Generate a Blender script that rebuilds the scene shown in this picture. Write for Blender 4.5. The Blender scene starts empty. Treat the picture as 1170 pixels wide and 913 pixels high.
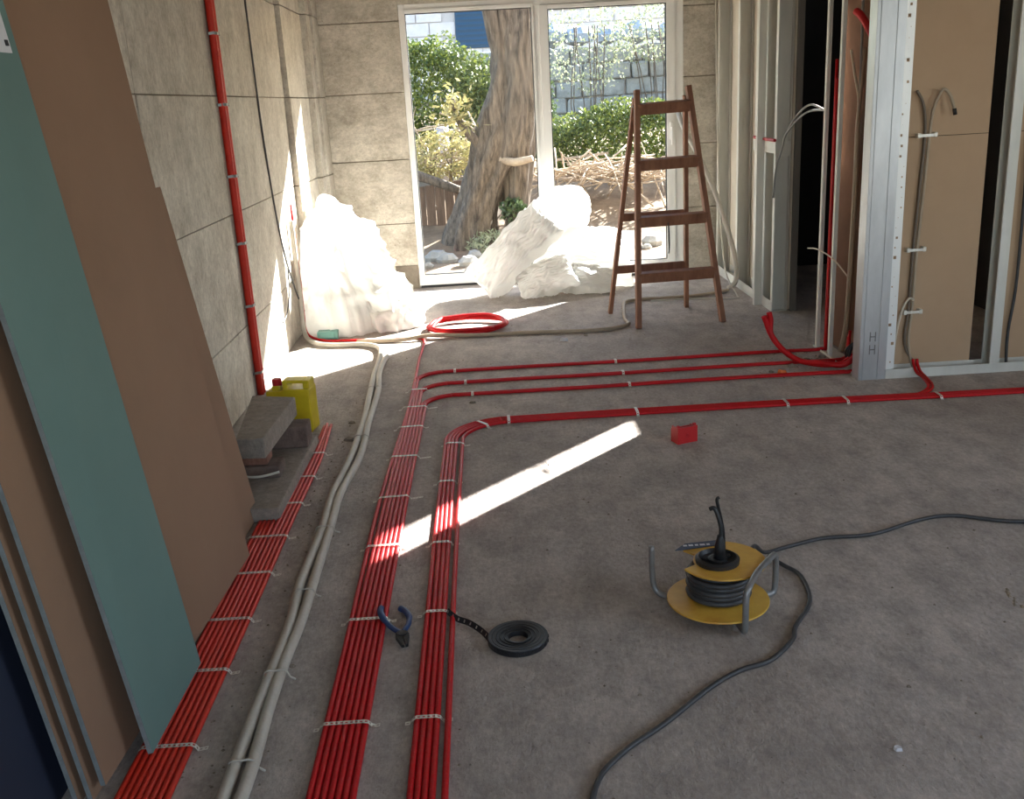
import bpy, math, random
from mathutils import Vector, Matrix, noise
V = Vector
random.seed(7)
SC = bpy.context.scene
COL = SC.collection

# ------------------------------------------------------------------ camera
F_PX = 1116.0
cam_d = bpy.data.cameras.new('camera'); cam = bpy.data.objects.new('camera', cam_d); COL.objects.link(cam)
cam_d.sensor_fit = 'HORIZONTAL'; cam_d.sensor_width = 36.0; cam_d.lens = 36.0 * F_PX / 1170.0
cam_d.clip_start = 0.05; cam_d.clip_end = 300
cam_right = V((0.9980, -0.0340, -0.0528)); cam_up = V((0.0603, 0.2910, 0.9548))
cam_right.normalize(); cam_up = (cam_up - cam_right * cam_up.dot(cam_right)).normalized()
cam_back = cam_right.cross(cam_up)
M = Matrix((cam_right, cam_up, cam_back)).transposed().to_4x4(); M.translation = V((0, 0, 1.5))
cam.matrix_world = M
SC.camera = cam

# ------------------------------------------------------------------ world, sun, daylight in the windows, exposure
SUN_DIR = V((-0.68 * 0.883, -0.733 * 0.883, -0.469)).normalized()      # the way the light travels
w = bpy.data.worlds.new('world'); SC.world = w; w.use_nodes = True
nt = w.node_tree; nt.nodes.clear()
sky = nt.nodes.new('ShaderNodeTexSky'); sky.sky_type = 'NISHITA'; sky.sun_disc = False
sky.sun_elevation = math.radians(28); sky.sun_rotation = math.atan2(-SUN_DIR.x, -SUN_DIR.y)
bg = nt.nodes.new('ShaderNodeBackground'); bg.inputs['Strength'].default_value = 0.72
wo = nt.nodes.new('ShaderNodeOutputWorld')
nt.links.new(sky.outputs[0], bg.inputs[0]); nt.links.new(bg.outputs[0], wo.inputs[0])
sd = bpy.data.lights.new('sun', 'SUN'); sd.energy = 46.0; sd.angle = math.radians(0.55); sd.color = (1.0, 0.97, 0.93)
so = bpy.data.objects.new('sun', sd); COL.objects.link(so)
so.rotation_euler = SUN_DIR.to_track_quat('-Z', 'Y').to_euler(); so.location = (6, 16, 9)

def area(name, loc, direction, sx, sy, energy, color):
    d = bpy.data.lights.new(name, 'AREA'); d.shape = 'RECTANGLE'; d.size = sx; d.size_y = sy; d.energy = energy; d.color = color
    o = bpy.data.objects.new(name, d); COL.objects.link(o); o.location = loc
    o.rotation_euler = V(direction).to_track_quat('-Z', 'Y').to_euler()
    return o
area('daylight_rear_window', (0.9, -3.1, 1.55), (0, 1, -0.1), 3.0, 1.9, 37, (0.86, 0.94, 1.0))
area('daylight_side_window', (4.45, 1.3, 1.6), (-1, 0.1, -0.15), 2.0, 1.6, 27, (0.86, 0.94, 1.0))
vs = SC.view_settings
vs.view_transform = 'Standard'; vs.look = 'None'; vs.exposure = 0.22; vs.gamma = 1.0; vs.use_curve_mapping = False

# ------------------------------------------------------------------ helpers
def lin(c):
    c = c / 255.0
    return c / 12.92 if c <= 0.04045 else ((c + 0.055) / 1.055) ** 2.4
def rgb(r, g, b): return (lin(r), lin(g), lin(b), 1.0)

class MB:
    """collects shapes, builds ONE mesh object"""
    def __init__(s): s.v = []; s.f = []; s.uv = None
    def add(s, vs_, fs_):
        n = len(s.v); s.v.extend(V(p) for p in vs_); s.f.extend(tuple(i + n for i in f) for f in fs_); return s
    def hexa(s, c):      # 4 bottom corners (ccw from above), then 4 top
        return s.add(c, [(3, 2, 1, 0), (4, 5, 6, 7), (0, 1, 5, 4), (1, 2, 6, 5), (2, 3, 7, 6), (3, 0, 4, 7)])
    def box(s, x0, x1, y0, y1, z0, z1):
        return s.hexa([(x0, y0, z0), (x1, y0, z0), (x1, y1, z0), (x0, y1, z0), (x0, y0, z1), (x1, y0, z1), (x1, y1, z1), (x0, y1, z1)])
    def bar(s, a, b, wd, ht, side=None):
        a = V(a); b = V(b); d = (b - a).normalized()
        if side is None: side = V((0, 0, 1)).cross(d)
        side = V(side)
        if side.length < 1e-4: side = V((1, 0, 0))
        side = (side - d * side.dot(d)).normalized(); u = d.cross(side)
        q = [(-1, -1), (1, -1), (1, 1), (-1, 1)]
        c = [a + side * (i * wd / 2) + u * (j * ht / 2) for i, j in q] + [b + side * (i * wd / 2) + u * (j * ht / 2) for i, j in q]
        return s.hexa(c)
    def tube(s, pts, r, seg=10, caps=True, closed=False):
        pts = [V(p) for p in pts]; n = len(pts)
        rs = r if isinstance(r, (list, tuple)) else [r] * n
        tang = []
        for i in range(n):
            if closed: t = pts[(i + 1) % n] - pts[i - 1]
            else: t = pts[min(i + 1, n - 1)] - pts[max(i - 1, 0)]
            tang.append(t.normalized())
        ref = V((0, 0, 1)) if abs(tang[0].z) < 0.9 else V((1, 0, 0))
        u = (ref - tang[0] * ref.dot(tang[0])).normalized()
        vs_ = []; base = len(s.v)
        for i in range(n):
            u = (u - tang[i] * u.dot(tang[i])).normalized(); w_ = tang[i].cross(u)
            for k in range(seg):
                a = 2 * math.pi * k / seg
                vs_.append(pts[i] + (u * math.cos(a) + w_ * math.sin(a)) * rs[i])
        fs_ = []
        for i in range(n if closed else n - 1):
            for k in range(seg):
                j = (i + 1) % n
                fs_.append((i * seg + k, i * seg + (k + 1) % seg, j * seg + (k + 1) % seg, j * seg + k))
        if caps and not closed:
            fs_.append(tuple(reversed(range(seg)))); fs_.append(tuple((n - 1) * seg + k for k in range(seg)))
        return s.add(vs_, fs_)
    def lathe(s, prof, seg=32, c=(0, 0, 0), closed=False):
        c = V(c); vs_ = []; m = len(prof)
        for r, z in prof:
            for k in range(seg):
                a = 2 * math.pi * k / seg
                vs_.append(c + V((r * math.cos(a), r * math.sin(a), z)))
        fs_ = []
        for i in range(m if closed else m - 1):
            j = (i + 1) % m
            for k in range(seg):
                fs_.append((i * seg + k, i * seg + (k + 1) % seg, j * seg + (k + 1) % seg, j * seg + k))
        if not closed:
            fs_.append(tuple(reversed(range(seg)))); fs_.append(tuple((m - 1) * seg + k for k in range(seg)))
        return s.add(vs_, fs_)
    def build(s, name, mat, parent=None, smooth=False, bevel=0.0):
        me = bpy.data.meshes.new(name); me.from_pydata([tuple(p) for p in s.v], [], s.f); me.update()
        if smooth: me.polygons.foreach_set('use_smooth', [True] * len(me.polygons))
        if mat: me.materials.append(mat)
        o = bpy.data.objects.new(name, me); COL.objects.link(o)
        if parent: o.parent = parent
        if bevel:
            b = o.modifiers.new('bevel', 'BEVEL'); b.width = bevel; b.segments = 2; b.limit_method = 'ANGLE'
        return o

def smooth_path(pts, k=6):
    pts = [V(p) for p in pts]; out = []
    for i in range(len(pts) - 1):
        p0 = pts[max(i - 1, 0)]; p1 = pts[i]; p2 = pts[i + 1]; p3 = pts[min(i + 2, len(pts) - 1)]
        for j in range(k):
            t = j / k
            out.append(0.5 * ((2 * p1) + (p2 - p0) * t + (2 * p0 - 5 * p1 + 4 * p2 - p3) * t * t + (3 * p1 - p0 - 3 * p2 + p3) * t ** 3))
    out.append(pts[-1]); return out

def tag(o, label, cat, group=None, kind=None):
    o['label'] = label; o['category'] = cat
    if group: o['group'] = group
    if kind: o['kind'] = kind
    return o
def empty(name, loc=(0, 0, 0), rz=0.0):
    o = bpy.data.objects.new(name, None); o.empty_display_size = 0.1; COL.objects.link(o)
    o.location = loc; o.rotation_euler = (0, 0, rz); return o
def struct(o): o['kind'] = 'structure'; return o
def place(o, loc, rot=(0, 0, 0)): o.location = loc; o.rotation_euler = rot; return o
ORD = ['leftmost', 'second from left', 'third from left', 'fourth from left', 'fifth from left', 'sixth from left', 'seventh from left', 'eighth from left']
NTH = ['nearest', 'second nearest', 'third nearest', 'fourth nearest', 'fifth nearest', 'sixth nearest', 'seventh nearest', 'eighth nearest']

# ------------------------------------------------------------------ materials
def mat(name, col, rough=0.6, metal=0.0, var=None, scale=6.0, detail=6.0, bump=0.0, bscale=40.0, spec=0.5, stretch=(1, 1, 1), sub=None):
    m = bpy.data.materials.new(name); m.use_nodes = True; n = m.node_tree.nodes; l = m.node_tree.links
    b = n['Principled BSDF']; b.inputs['Roughness'].default_value = rough; b.inputs['Metallic'].default_value = metal
    b.inputs['Specular IOR Level'].default_value = spec
    b.inputs['Base Color'].default_value = col
    tc = n.new('ShaderNodeTexCoord'); mp = n.new('ShaderNodeMapping'); mp.inputs['Scale'].default_value = stretch
    l.new(tc.outputs['Object'], mp.inputs[0])
    if var:
        ns = n.new('ShaderNodeTexNoise'); ns.inputs['Scale'].default_value = scale; ns.inputs['Detail'].default_value = detail; ns.inputs['Roughness'].default_value = 0.65
        cr = n.new('ShaderNodeValToRGB'); cr.color_ramp.elements[0].position = 0.32; cr.color_ramp.elements[1].position = 0.68
        cr.color_ramp.elements[0].color = var; cr.color_ramp.elements[1].color = col
        l.new(mp.outputs[0], ns.inputs[0]); l.new(ns.outputs[0], cr.inputs[0]); l.new(cr.outputs[0], b.inputs['Base Color'])
    if bump:
        nb = n.new('ShaderNodeTexNoise'); nb.inputs['Scale'].default_value = bscale; nb.inputs['Detail'].default_value = 5
        bp = n.new('ShaderNodeBump'); bp.inputs['Strength'].default_value = bump; bp.inputs['Distance'].default_value = 0.01
        l.new(mp.outputs[0], nb.inputs[0]); l.new(nb.outputs[0], bp.inputs['Height']); l.new(bp.outputs[0], b.inputs['Normal'])
    return m

def concrete(name, light, dark, stain, streak=(1, 1, 1) , bumpk=0.5):
    m = bpy.data.materials.new(name); m.use_nodes = True; n = m.node_tree.nodes; l = m.node_tree.links
    b = n['Principled BSDF']; b.inputs['Roughness'].default_value = 0.88; b.inputs['Specular IOR Level'].default_value = 0.3
    tc = n.new('ShaderNodeTexCoord'); mp = n.new('ShaderNodeMapping'); mp.inputs['Scale'].default_value = streak
    geo = n.new('ShaderNodeNewGeometry')
    l.new(geo.outputs['Position'], mp.inputs[0])
    def nz(s_, d_, src, rg=0.6):
        t = n.new('ShaderNodeTexNoise'); t.inputs['Scale'].default_value = s_; t.inputs['Detail'].default_value = d_; t.inputs['Roughness'].default_value = rg
        l.new(src, t.inputs[0]); return t.outputs[0]
    def ramp(src, p0, c0, p1, c1):
        r = n.new('ShaderNodeValToRGB'); e = r.color_ramp.elements; e[0].position = p0; e[0].color = c0; e[1].position = p1; e[1].color = c1
        l.new(src, r.inputs[0]); return r.outputs[0]
    def mix(fac, a, b_, mode='MIX'):
        x = n.new('ShaderNodeMix'); x.data_type = 'RGBA'; x.blend_type = mode
        if isinstance(fac, float): x.inputs[0].default_value = fac
        else: l.new(fac, x.inputs[0])
        for k, s_ in ((6, a), (7, b_)):
            if isinstance(s_, tuple): x.inputs[k].default_value = s_
            else: l.new(s_, x.inputs[k])
        return x.outputs[2]
    big = ramp(nz(1.3, 5, geo.outputs['Position']), 0.35, dark, 0.65, light)
    st = ramp(nz(5.0, 8, mp.outputs[0], 0.7), 0.40, (0, 0, 0, 1), 0.72, (1, 1, 1, 1))
    c = mix(st, big, stain)
    fine = ramp(nz(38, 6, mp.outputs[0], 0.75), 0.3, (0.72, 0.72, 0.72, 1), 0.7, (1.16, 1.16, 1.16, 1))
    c = mix(1.0, c, fine, 'MULTIPLY')
    spots = ramp(nz(75, 2, geo.outputs['Position'], 0.5), 0.68, (1, 1, 1, 1), 0.76, (0.55, 0.53, 0.5, 1))
    c = mix(1.0, c, spots, 'MULTIPLY')
    pits = ramp(nz(14, 7, mp.outputs[0], 0.7), 0.62, (1, 1, 1, 1), 0.74, (0.74, 0.72, 0.70, 1))
    c = mix(1.0, c, pits, 'MULTIPLY')
    l.new(c, b.inputs['Base Color'])
    bp = n.new('ShaderNodeBump'); bp.inputs['Strength'].default_value = bumpk; bp.inputs['Distance'].default_value = 0.012
    l.new(nz(22, 8, mp.outputs[0], 0.7), bp.inputs['Height']); l.new(bp.outputs[0], b.inputs['Normal'])
    return m

def corrugated(name, col, pitch=0.006, rough=0.4):
    return mat(name, col, rough, bump=0.25, spec=0.3, bscale=70, var=tuple(x * 0.82 for x in col[:3]) + (1,), scale=9)

m_floor = concrete('floor_concrete', rgb(198, 187, 178), rgb(172, 162, 155), rgb(150, 141, 135), (1.7, 1.0, 1), bumpk=0.9)
m_wall = concrete('wall_concrete', rgb(212, 205, 192), rgb(192, 184, 171), rgb(168, 158, 144), (1.2, 1.2, 0.9), bumpk=0.3)
m_wallb = concrete('back_wall_concrete', rgb(212, 204, 190), rgb(188, 179, 165), rgb(156, 146, 131), (1.0, 1, 1.4), bumpk=0.5)
m_joint = mat('formwork_joint', rgb(140, 128, 112), 0.95)
m_plaster = mat('plaster', rgb(180, 174, 164), 0.9, var=rgb(160, 154, 145), scale=2, bump=0.2)
m_room_shade = mat('unlit_room_paint', rgb(44, 40, 38), 0.95, var=rgb(34, 31, 29), scale=3)  # darkness of the adjacent room, put into the wall colour
m_pvc = mat('white_pvc', rgb(240, 239, 236), 0.35, var=rgb(232, 230, 226), scale=3)
m_gasket = mat('rubber_gasket', rgb(30, 30, 32), 0.6)
m_red = corrugated('red_conduit_plastic', rgb(196, 16, 24), rough=0.5)
m_red2 = corrugated('orange_red_conduit_plastic', rgb(206, 50, 32), rough=0.5)
m_white_c = corrugated('white_conduit_plastic', rgb(196, 188, 176), rough=0.55)
m_beige_c = corrugated('beige_conduit_plastic', rgb(178, 160, 138), rough=0.55)
m_strap = mat('galvanised_strap', rgb(226, 222, 212), 0.42, 0.3)
m_steel = mat('galvanised_steel', rgb(218, 216, 208), 0.5, 0.15, var=rgb(198, 196, 188), scale=5, stretch=(1, 1, 0.25))
m_tubesteel = mat('frame_tube_steel', rgb(150, 150, 150), 0.4, 0.5, var=rgb(118, 116, 114), scale=8)
m_brown = mat('brown_gypsum_paper', rgb(140, 110, 88), 0.92, var=rgb(132, 103, 82), scale=2.2, bump=0.05, bscale=200)
m_boardR = mat('tan_gypsum_paper', rgb(186, 157, 128), 0.92, var=rgb(178, 149, 120), scale=2.0, bump=0.05, bscale=200)
m_green = mat('green_gypsum_paper', rgb(100, 126, 121), 0.9, var=rgb(94, 120, 115), scale=2.0, bump=0.04, bscale=220)
m_core = mat('gypsum_core', rgb(128, 134, 136), 0.95, var=rgb(112, 118, 120), scale=30)
m_paper = mat('label_paper', rgb(205, 205, 210), 0.85)
m_ink = mat('label_ink', rgb(40, 40, 46), 0.8)
m_wood = mat('ladder_wood', rgb(160, 112, 86), 0.6, var=rgb(126, 84, 62), scale=7, bump=0.15, stretch=(3, 3, 0.5))
m_yellow = mat('yellow_plastic', rgb(214, 192, 36), 0.4, var=rgb(196, 172, 30), scale=8)
m_reely = mat('yellow_painted_steel', rgb(226, 184, 78), 0.42, var=rgb(196, 142, 52), scale=7, bump=0.1)
m_redcap = mat('red_cap_plastic', rgb(178, 22, 30), 0.4)
m_black = mat('black_rubber', rgb(34, 34, 36), 0.5, var=rgb(24, 24, 26), scale=20)
m_cable = mat('grey_black_cable', rgb(66, 66, 68), 0.5, var=rgb(48, 48, 50), scale=20)
m_blacktape = mat('black_painted_band', rgb(40, 40, 43), 0.42, 0.3)
m_blue = mat('blue_grip', rgb(36, 64, 108), 0.45)
m_block = concrete('block_concrete', rgb(168, 156, 146), rgb(150, 138, 128), rgb(128, 117, 108), bumpk=0.6)
m_brick = mat('dark_brick', rgb(120, 100, 90), 0.92, var=rgb(92, 76, 70), scale=14, bump=0.5, bscale=60)
m_redbox = mat('red_box_plastic', rgb(188, 30, 32), 0.5)
m_wire = mat('cream_cable', rgb(208, 196, 176), 0.5)
m_wireg = mat('grey_wire', rgb(150, 148, 144), 0.5)
m_teal = mat('teal_plastic', rgb(120, 170, 160), 0.5)
m_dust = mat('rubble', rgb(150, 138, 124), 0.95, var=rgb(110, 98, 86), scale=30)
m_bark = mat('olive_bark', rgb(126, 112, 98), 0.95, var=rgb(60, 52, 46), scale=11, bump=1.0, bscale=18, stretch=(2.6, 2.6, 0.45))
m_earth = mat('garden_earth', rgb(150, 128, 104), 0.98, var=rgb(106, 88, 70), scale=4, bump=0.8, bscale=20)
m_twig = mat('dry_twigs', rgb(190, 172, 150), 0.9, var=rgb(140, 122, 104), scale=10)
m_stone = mat('grey_field_stone', rgb(168, 166, 162), 0.95, var=rgb(122, 120, 116), scale=5, bump=0.8, bscale=14)
m_house = mat('pale_house_block', rgb(222, 212, 208), 0.9, var=rgb(204, 194, 192), scale=4, bump=0.2)
m_mortar = mat('house_mortar', rgb(190, 180, 176), 0.95)
m_shut = mat('blue_shutter_paint', rgb(40, 70, 96), 0.6)
m_rotwood = mat('weathered_plank', rgb(122, 100, 84), 0.9, var=rgb(90, 72, 60), scale=6, bump=0.3, stretch=(5, 5, 0.6))

def leafmat(name, a, b):
    m = bpy.data.materials.new(name); m.use_nodes = True; n = m.node_tree.nodes; l = m.node_tree.links
    p = n['Principled BSDF']; p.inputs['Roughness'].default_value = 0.5
    geo = n.new('ShaderNodeNewGeometry'); r = n.new('ShaderNodeValToRGB')
    r.color_ramp.elements[0].color = a; r.color_ramp.elements[1].color = b
    l.new(geo.outputs['Random Per Island'], r.inputs[0]); l.new(r.outputs[0], p.inputs['Base Color'])
    t = n.new('ShaderNodeBsdfTranslucent'); l.new(r.outputs[0], t.inputs[0])
    mx = n.new('ShaderNodeMixShader'); mx.inputs[0].default_value = 0.22
    l.new(p.outputs[0], mx.inputs[1]); l.new(t.outputs[0], mx.inputs[2]); l.new(mx.outputs[0], n['Material Output'].inputs[0])
    return m
m_leaf1 = leafmat('hedge_leaf', rgb(56, 76, 38), rgb(128, 136, 62))
m_leaf2 = leafmat('dark_shrub_leaf', rgb(48, 66, 42), rgb(92, 106, 66))
m_leaf3 = leafmat('olive_leaf', rgb(130, 138, 106), rgb(176, 178, 146))
m_leaf4 = leafmat('bright_leaf', rgb(138, 132, 82), rgb(186, 174, 122))

m_bag = bpy.data.materials.new('white_plastic_film'); m_bag.use_nodes = True
_n = m_bag.node_tree.nodes; _l = m_bag.node_tree.links
_p = _n['Principled BSDF']; _p.inputs['Base Color'].default_value = rgb(244, 243, 240); _p.inputs['Roughness'].default_value = 0.4
_t = _n.new('ShaderNodeBsdfTranslucent'); _t.inputs[0].default_value = rgb(242, 240, 236)
_x = _n.new('ShaderNodeMixShader'); _x.inputs[0].default_value = 0.45
_nb = _n.new('ShaderNodeTexNoise'); _nb.inputs['Scale'].default_value = 9; _nb.inputs['Detail'].default_value = 5; _nb.inputs['Distortion'].default_value = 1.2
_tc = _n.new('ShaderNodeTexCoord'); _l.new(_tc.outputs['Object'], _nb.inputs[0])
_b = _n.new('ShaderNodeBump'); _b.inputs['Strength'].default_value = 0.35; _b.inputs['Distance'].default_value = 0.02
_l.new(_nb.outputs[0], _b.inputs['Height']); _l.new(_b.outputs[0], _p.inputs['Normal']); _l.new(_b.outputs[0], _t.inputs['Normal'])
_l.new(_p.outputs[0], _x.inputs[1]); _l.new(_t.outputs[0], _x.inputs[2]); _l.new(_x.outputs[0], _n['Material Output'].inputs[0])

m_glass = bpy.data.materials.new('window_glass'); m_glass.use_nodes = True
_n = m_glass.node_tree.nodes; _l = m_glass.node_tree.links; _n.remove(_n['Principled BSDF'])
_t = _n.new('ShaderNodeBsdfTransparent'); _t.inputs[0].default_value = (0.96, 0.98, 0.97, 1)
_g = _n.new('ShaderNodeBsdfGlossy'); _g.inputs['Roughness'].default_value = 0.12
_x = _n.new('ShaderNodeMixShader'); _x.inputs[0].default_value = 0.003
_l.new(_t.outputs[0], _x.inputs[1]); _l.new(_g.outputs[0], _x.inputs[2]); _l.new(_x.outputs[0], _n['Material Output'].inputs[0])

# ================================================================== THE ROOM
CEIL = 3.1
fl = struct(MB().box(-1.6, 4.6, -3.2, 5.1, -0.12, 0.0).box(-1.6, 3.42, 5.1, 8.48, -0.12, 0.0).build('floor', m_floor))
struct(MB().box(-1.6, 4.6, -3.2, 5.1, CEIL, CEIL + 0.2).box(-1.6, 3.42, 5.1, 8.48, CEIL, CEIL + 0.2).build('ceiling', m_plaster))

# left concrete wall: backing + formwork panels standing proud of the joints
wl = struct(MB().box(-1.6, -1.345, -3.2, 8.48, 0, CEIL).build('wall_left', m_joint))
ys = [-3.2, -0.8, 1.6, 4.045, 6.265, 7.12]; zs = [0.0, 0.40, 1.0, 1.6, 2.2, 2.8, 3.1]
for i in range(len(ys) - 1):
    for j in range(len(zs) - 1):
        d = random.uniform(-0.003, 0.003); g = 0.004
        MB().box(-1.347, -1.33 + d, ys[i] + g, ys[i + 1] - g, zs[j] + g * 0.6, zs[j + 1] - g * 0.6).build('concrete_panel', m_wall, wl, bevel=0.003)
# shallow pilasters towards the far corner
for (ya, yb, x) in ((7.12, 7.9, -1.29), (7.9, 8.05, -1.245), (8.06, 8.33, -1.225)):
    for j in range(len(zs) - 1):
        MB().box(-1.35, x + random.uniform(-0.003, 0.003), ya + 0.003, yb, zs[j] + 0.003, zs[j + 1] - 0.003).build('concrete_panel', m_wall, wl, bevel=0.003)

# back wall around the window, board-marked in horizontal lifts
WX0, WX1, WZ1 = -0.585, 1.69, 2.27
wb = struct(MB().box(-1.6, WX0 - 0.02, 8.345, 8.48, 0, CEIL).box(WX1 + 0.02, 3.42, 8.345, 8.48, 0, CEIL).box(WX0 - 0.02, WX1 + 0.02, 8.345, 8.48, WZ1 + 0.02, CEIL).build('wall_back', m_joint))
zb = [0.0, 0.556, 1.08, 1.61, 2.15, 2.62, 3.1]
for (xa, xb) in ((-1.23, WX0), (WX1, 2.02)):
    for j in range(len(zb) - 1):
        MB().box(xa, xb, 8.33 + random.uniform(-0.004, 0.003), 8.47, zb[j] + 0.003, zb[j + 1] - 0.003).build('concrete_panel', m_wallb, wb, bevel=0.003)
MB().box(WX0, WX1, 8.33, 8.47, WZ1, CEIL - 0.003).build('lintel', m_wallb, wb)
MB().box(2.02, 3.3, 8.335, 8.47, 0.003, CEIL - 0.003).build('concrete_panel', m_room_shade, wb)  # dark tone stands in for shade beyond the doorway
MB().box(-0.78, WX0 - 0.005, 8.315, 8.335, 0.0, 0.20).build('mortar_patch', mat('dark_mortar', rgb(132, 122, 108), 0.95, var=rgb(110, 100, 88), scale=12, bump=0.4), wb)

# walls behind the camera and at the side, with the window openings that light the room
def wall_open(name, axis, pos, th, a0, a1, oa0, oa1, oz0, oz1, m):
    b = MB()
    for (p, q, z0, z1) in ((a0, oa0, 0, CEIL), (oa1, a1, 0, CEIL), (oa0, oa1, 0, oz0), (oa0, oa1, oz1, CEIL)):
        if axis == 'x': b.box(pos, pos + th, p, q, z0, z1)
        else: b.box(p, q, pos, pos + th, z0, z1)
    return struct(b.build(name, m))
wall_open('wall_rear', 'y', -3.2, 0.2, -1.6, 4.6, -0.6, 2.4, 0.6, 2.5, m_plaster)
wall_open('wall_side', 'x', 4.4, 0.2, -3.0, 4.97, 0.3, 2.3, 0.8, 2.4, m_plaster)
wall_open('wall_adjacent', 'x', 3.3, 0.12, 4.97, 8.34, 7.05, 7.42, 2.08, 3.02, m_room_shade)  # unseen slit opening, added to throw the sun streak across the floor
struct(MB().box(3.42, 4.4, 4.97, 5.1, 0, CEIL).build('wall_infill', m_room_shade))

# ------------------------------------------------------------------ window_1: white frame, fixed light + door sash
win = struct(empty('window_1', (0.55, 8.38, 0)))
def wpart(mb, name, m, bevel=0.004, parent=None):
    o = mb.build(name, m, parent or win, bevel=bevel)
    if parent is None: o.matrix_parent_inverse = Matrix.Translation((-0.55, -8.38, 0))
    return o
Y0, Y1 = 8.335, 8.41
wpart(MB().box(WX0, WX0 + 0.045, Y0, Y1, 0.02, WZ1), 'frame_jamb', m_pvc)
wpart(MB().box(WX1 - 0.075, WX1, Y0, Y1, 0.02, WZ1), 'frame_jamb', m_pvc)
wpart(MB().box(WX0 + 0.045, WX1 - 0.075, Y0, Y1, WZ1 - 0.055, WZ1), 'frame_head', m_pvc)
wpart(MB().box(WX0 + 0.045, WX1 - 0.075, Y0, Y1, 0.02, 0.075), 'frame_sill', m_pvc)
wpart(MB().box(0.47, 0.55, Y0, Y1, 0.075, WZ1 - 0.055), 'mullion', m_pvc)
wpart(MB().box(WX0 + 0.01, WX1 - 0.01, 8.34, 8.44, 0.0, 0.02), 'threshold', m_gasket, 0)
def sash(x0, x1, z0, z1, wd, zb_):
    s = wpart(MB().box(x0, x0 + wd, Y0 - 0.012, Y1 - 0.01, z0, z1).box(x1 - wd, x1, Y0 - 0.012, Y1 - 0.01, z0, z1)
              .box(x0 + wd, x1 - wd, Y0 - 0.012, Y1 - 0.01, z1 - 0.03, z1).box(x0 + wd, x1 - wd, Y0 - 0.012, Y1 - 0.01, z0, z0 + zb_), 'sash', m_pvc, 0.003)
    gx0, gx1, gz0, gz1 = x0 + wd, x1 - wd, z0 + zb_, z1 - 0.03
    q = 0.006
    wpart(MB().box(gx0, gx0 + q, Y0 - 0.006, Y0 + 0.03, gz0, gz1).box(gx1 - q, gx1, Y0 - 0.006, Y0 + 0.03, gz0, gz1).box(gx0 + q, gx1 - q, Y0 - 0.006, Y0 + 0.03, gz1 - q, gz1).box(gx0 + q, gx1 - q, Y0 - 0.006, Y0 + 0.03, gz0, gz0 + q), 'gasket', m_gasket, 0).parent = s
    p = wpart(MB().box(gx0, gx1, Y0 + 0.012, Y0 + 0.016, gz0, gz1), 'pane', m_glass, 0)
    return s
sash(WX0 + 0.03, 0.49, 0.06, WZ1 - 0.04, 0.02, 0.05)
sash(0.53, WX1 - 0.07, 0.06, WZ1 - 0.06, 0.07, 0.07)
for o in list(win.children):                       # bake the parent offset into plain local coordinates
    pass
hb = wpart(MB().box(1.575, 1.605, 8.305, 8.325, 1.12, 1.26), 'handle', m_pvc, 0.004)
wpart(MB().box(1.58, 1.60, 8.275, 8.305, 1.20, 1.22).box(1.58, 1.60, 8.27, 8.285, 1.08, 1.22), 'handle_lever', m_pvc, 0.003).parent = hb
for o in bpy.data.objects:                         # grandchildren sit in their parent's space, whose origin is the world's
    if o.parent and o.parent.parent == win: o.matrix_parent_inverse = Matrix.Identity(4)

# ------------------------------------------------------------------ metal stud partitions on the right
def cstud(parent, x, y, wx, wy, z0, z1, open_to, name='stud', th=0.003):
    """C-profile standing at x..x+wx, y..y+wy; open_to in '-y','+y','-x','+x'"""
    b = MB(); lip = 0.009
    if open_to in ('-y', '+y'):
        yw = y + wy - th if open_to == '-y' else y
        b.box(x, x + th, y, y + wy, z0, z1).box(x + wx - th, x + wx, y, y + wy, z0, z1).box(x + th, x + wx - th, yw, yw + th, z0, z1)
        yl = y if open_to == '-y' else y + wy - th
        b.box(x + th, x + lip, yl, yl + th, z0, z1).box(x + wx - lip, x + wx - th, yl, yl + th, z0, z1)
    else:
        xw = x + wx - th if open_to == '-x' else x
        b.box(x, x + wx, y, y + th, z0, z1).box(x, x + wx, y + wy - th, y + wy, z0, z1).box(xw, xw + th, y + th, y + wy - th, z0, z1)
        xl = x if open_to == '-x' else x + wx - th
        b.box(xl, xl + th, y + th, y + lip, z0, z1).box(xl, xl + th, y + wy - lip, y + wy - th, z0, z1)
    return b.build(name, m_steel, parent)

# far partition, along the room's right side between the corner and the doorway
pf = struct(empty('wall_right_far', (1.96, 7.4, 0)))
def child(o, root):                                 # keep world-space mesh coordinates under a moved root
    o.parent = root; o.matrix_parent_inverse = root.matrix_world.inverted() if root.matrix_world != Matrix.Identity(4) else Matrix.Translation(-root.location)
    return o
def cpart(mb, name, m, root, **k):
    o = mb.build(name, m, None, **k); return child(o, root)
TH = 0.10
cpart(MB().box(1.955, 1.958, 6.62, 8.32, 0, 0.07).box(1.958, 2.062, 6.62, 8.32, 0, 0.003).box(2.062, 2.065, 6.62, 8.32, 0, 0.07), 'bottom_track', m_steel, pf)
for (y, op) in ((8.24, '-y'), (7.60, '-y'), (7.09, '-y'), (6.86, '-y'), (6.62, '-y')):
    child(cstud(None, 1.96, y, TH, 0.05, 0.004, CEIL, op), pf)
cpart(MB().box(2.066, 2.079, 7.36, 8.32, 0.01, CEIL), 'board', mat('grey_board_back', rgb(212, 202, 186), 0.95, var=rgb(196, 186, 170), scale=3), pf)
cpart(MB().box(2.066, 2.079, 6.62, 7.352, 0.01, CEIL), 'board', bpy.data.materials['grey_board_back'], pf)
cpart(MB().box(2.082, 2.12, 6.60, 6.66, 0.0, CEIL), 'door_jamb', mat('grey_jamb', rgb(112, 108, 102), 0.8), pf)
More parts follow.
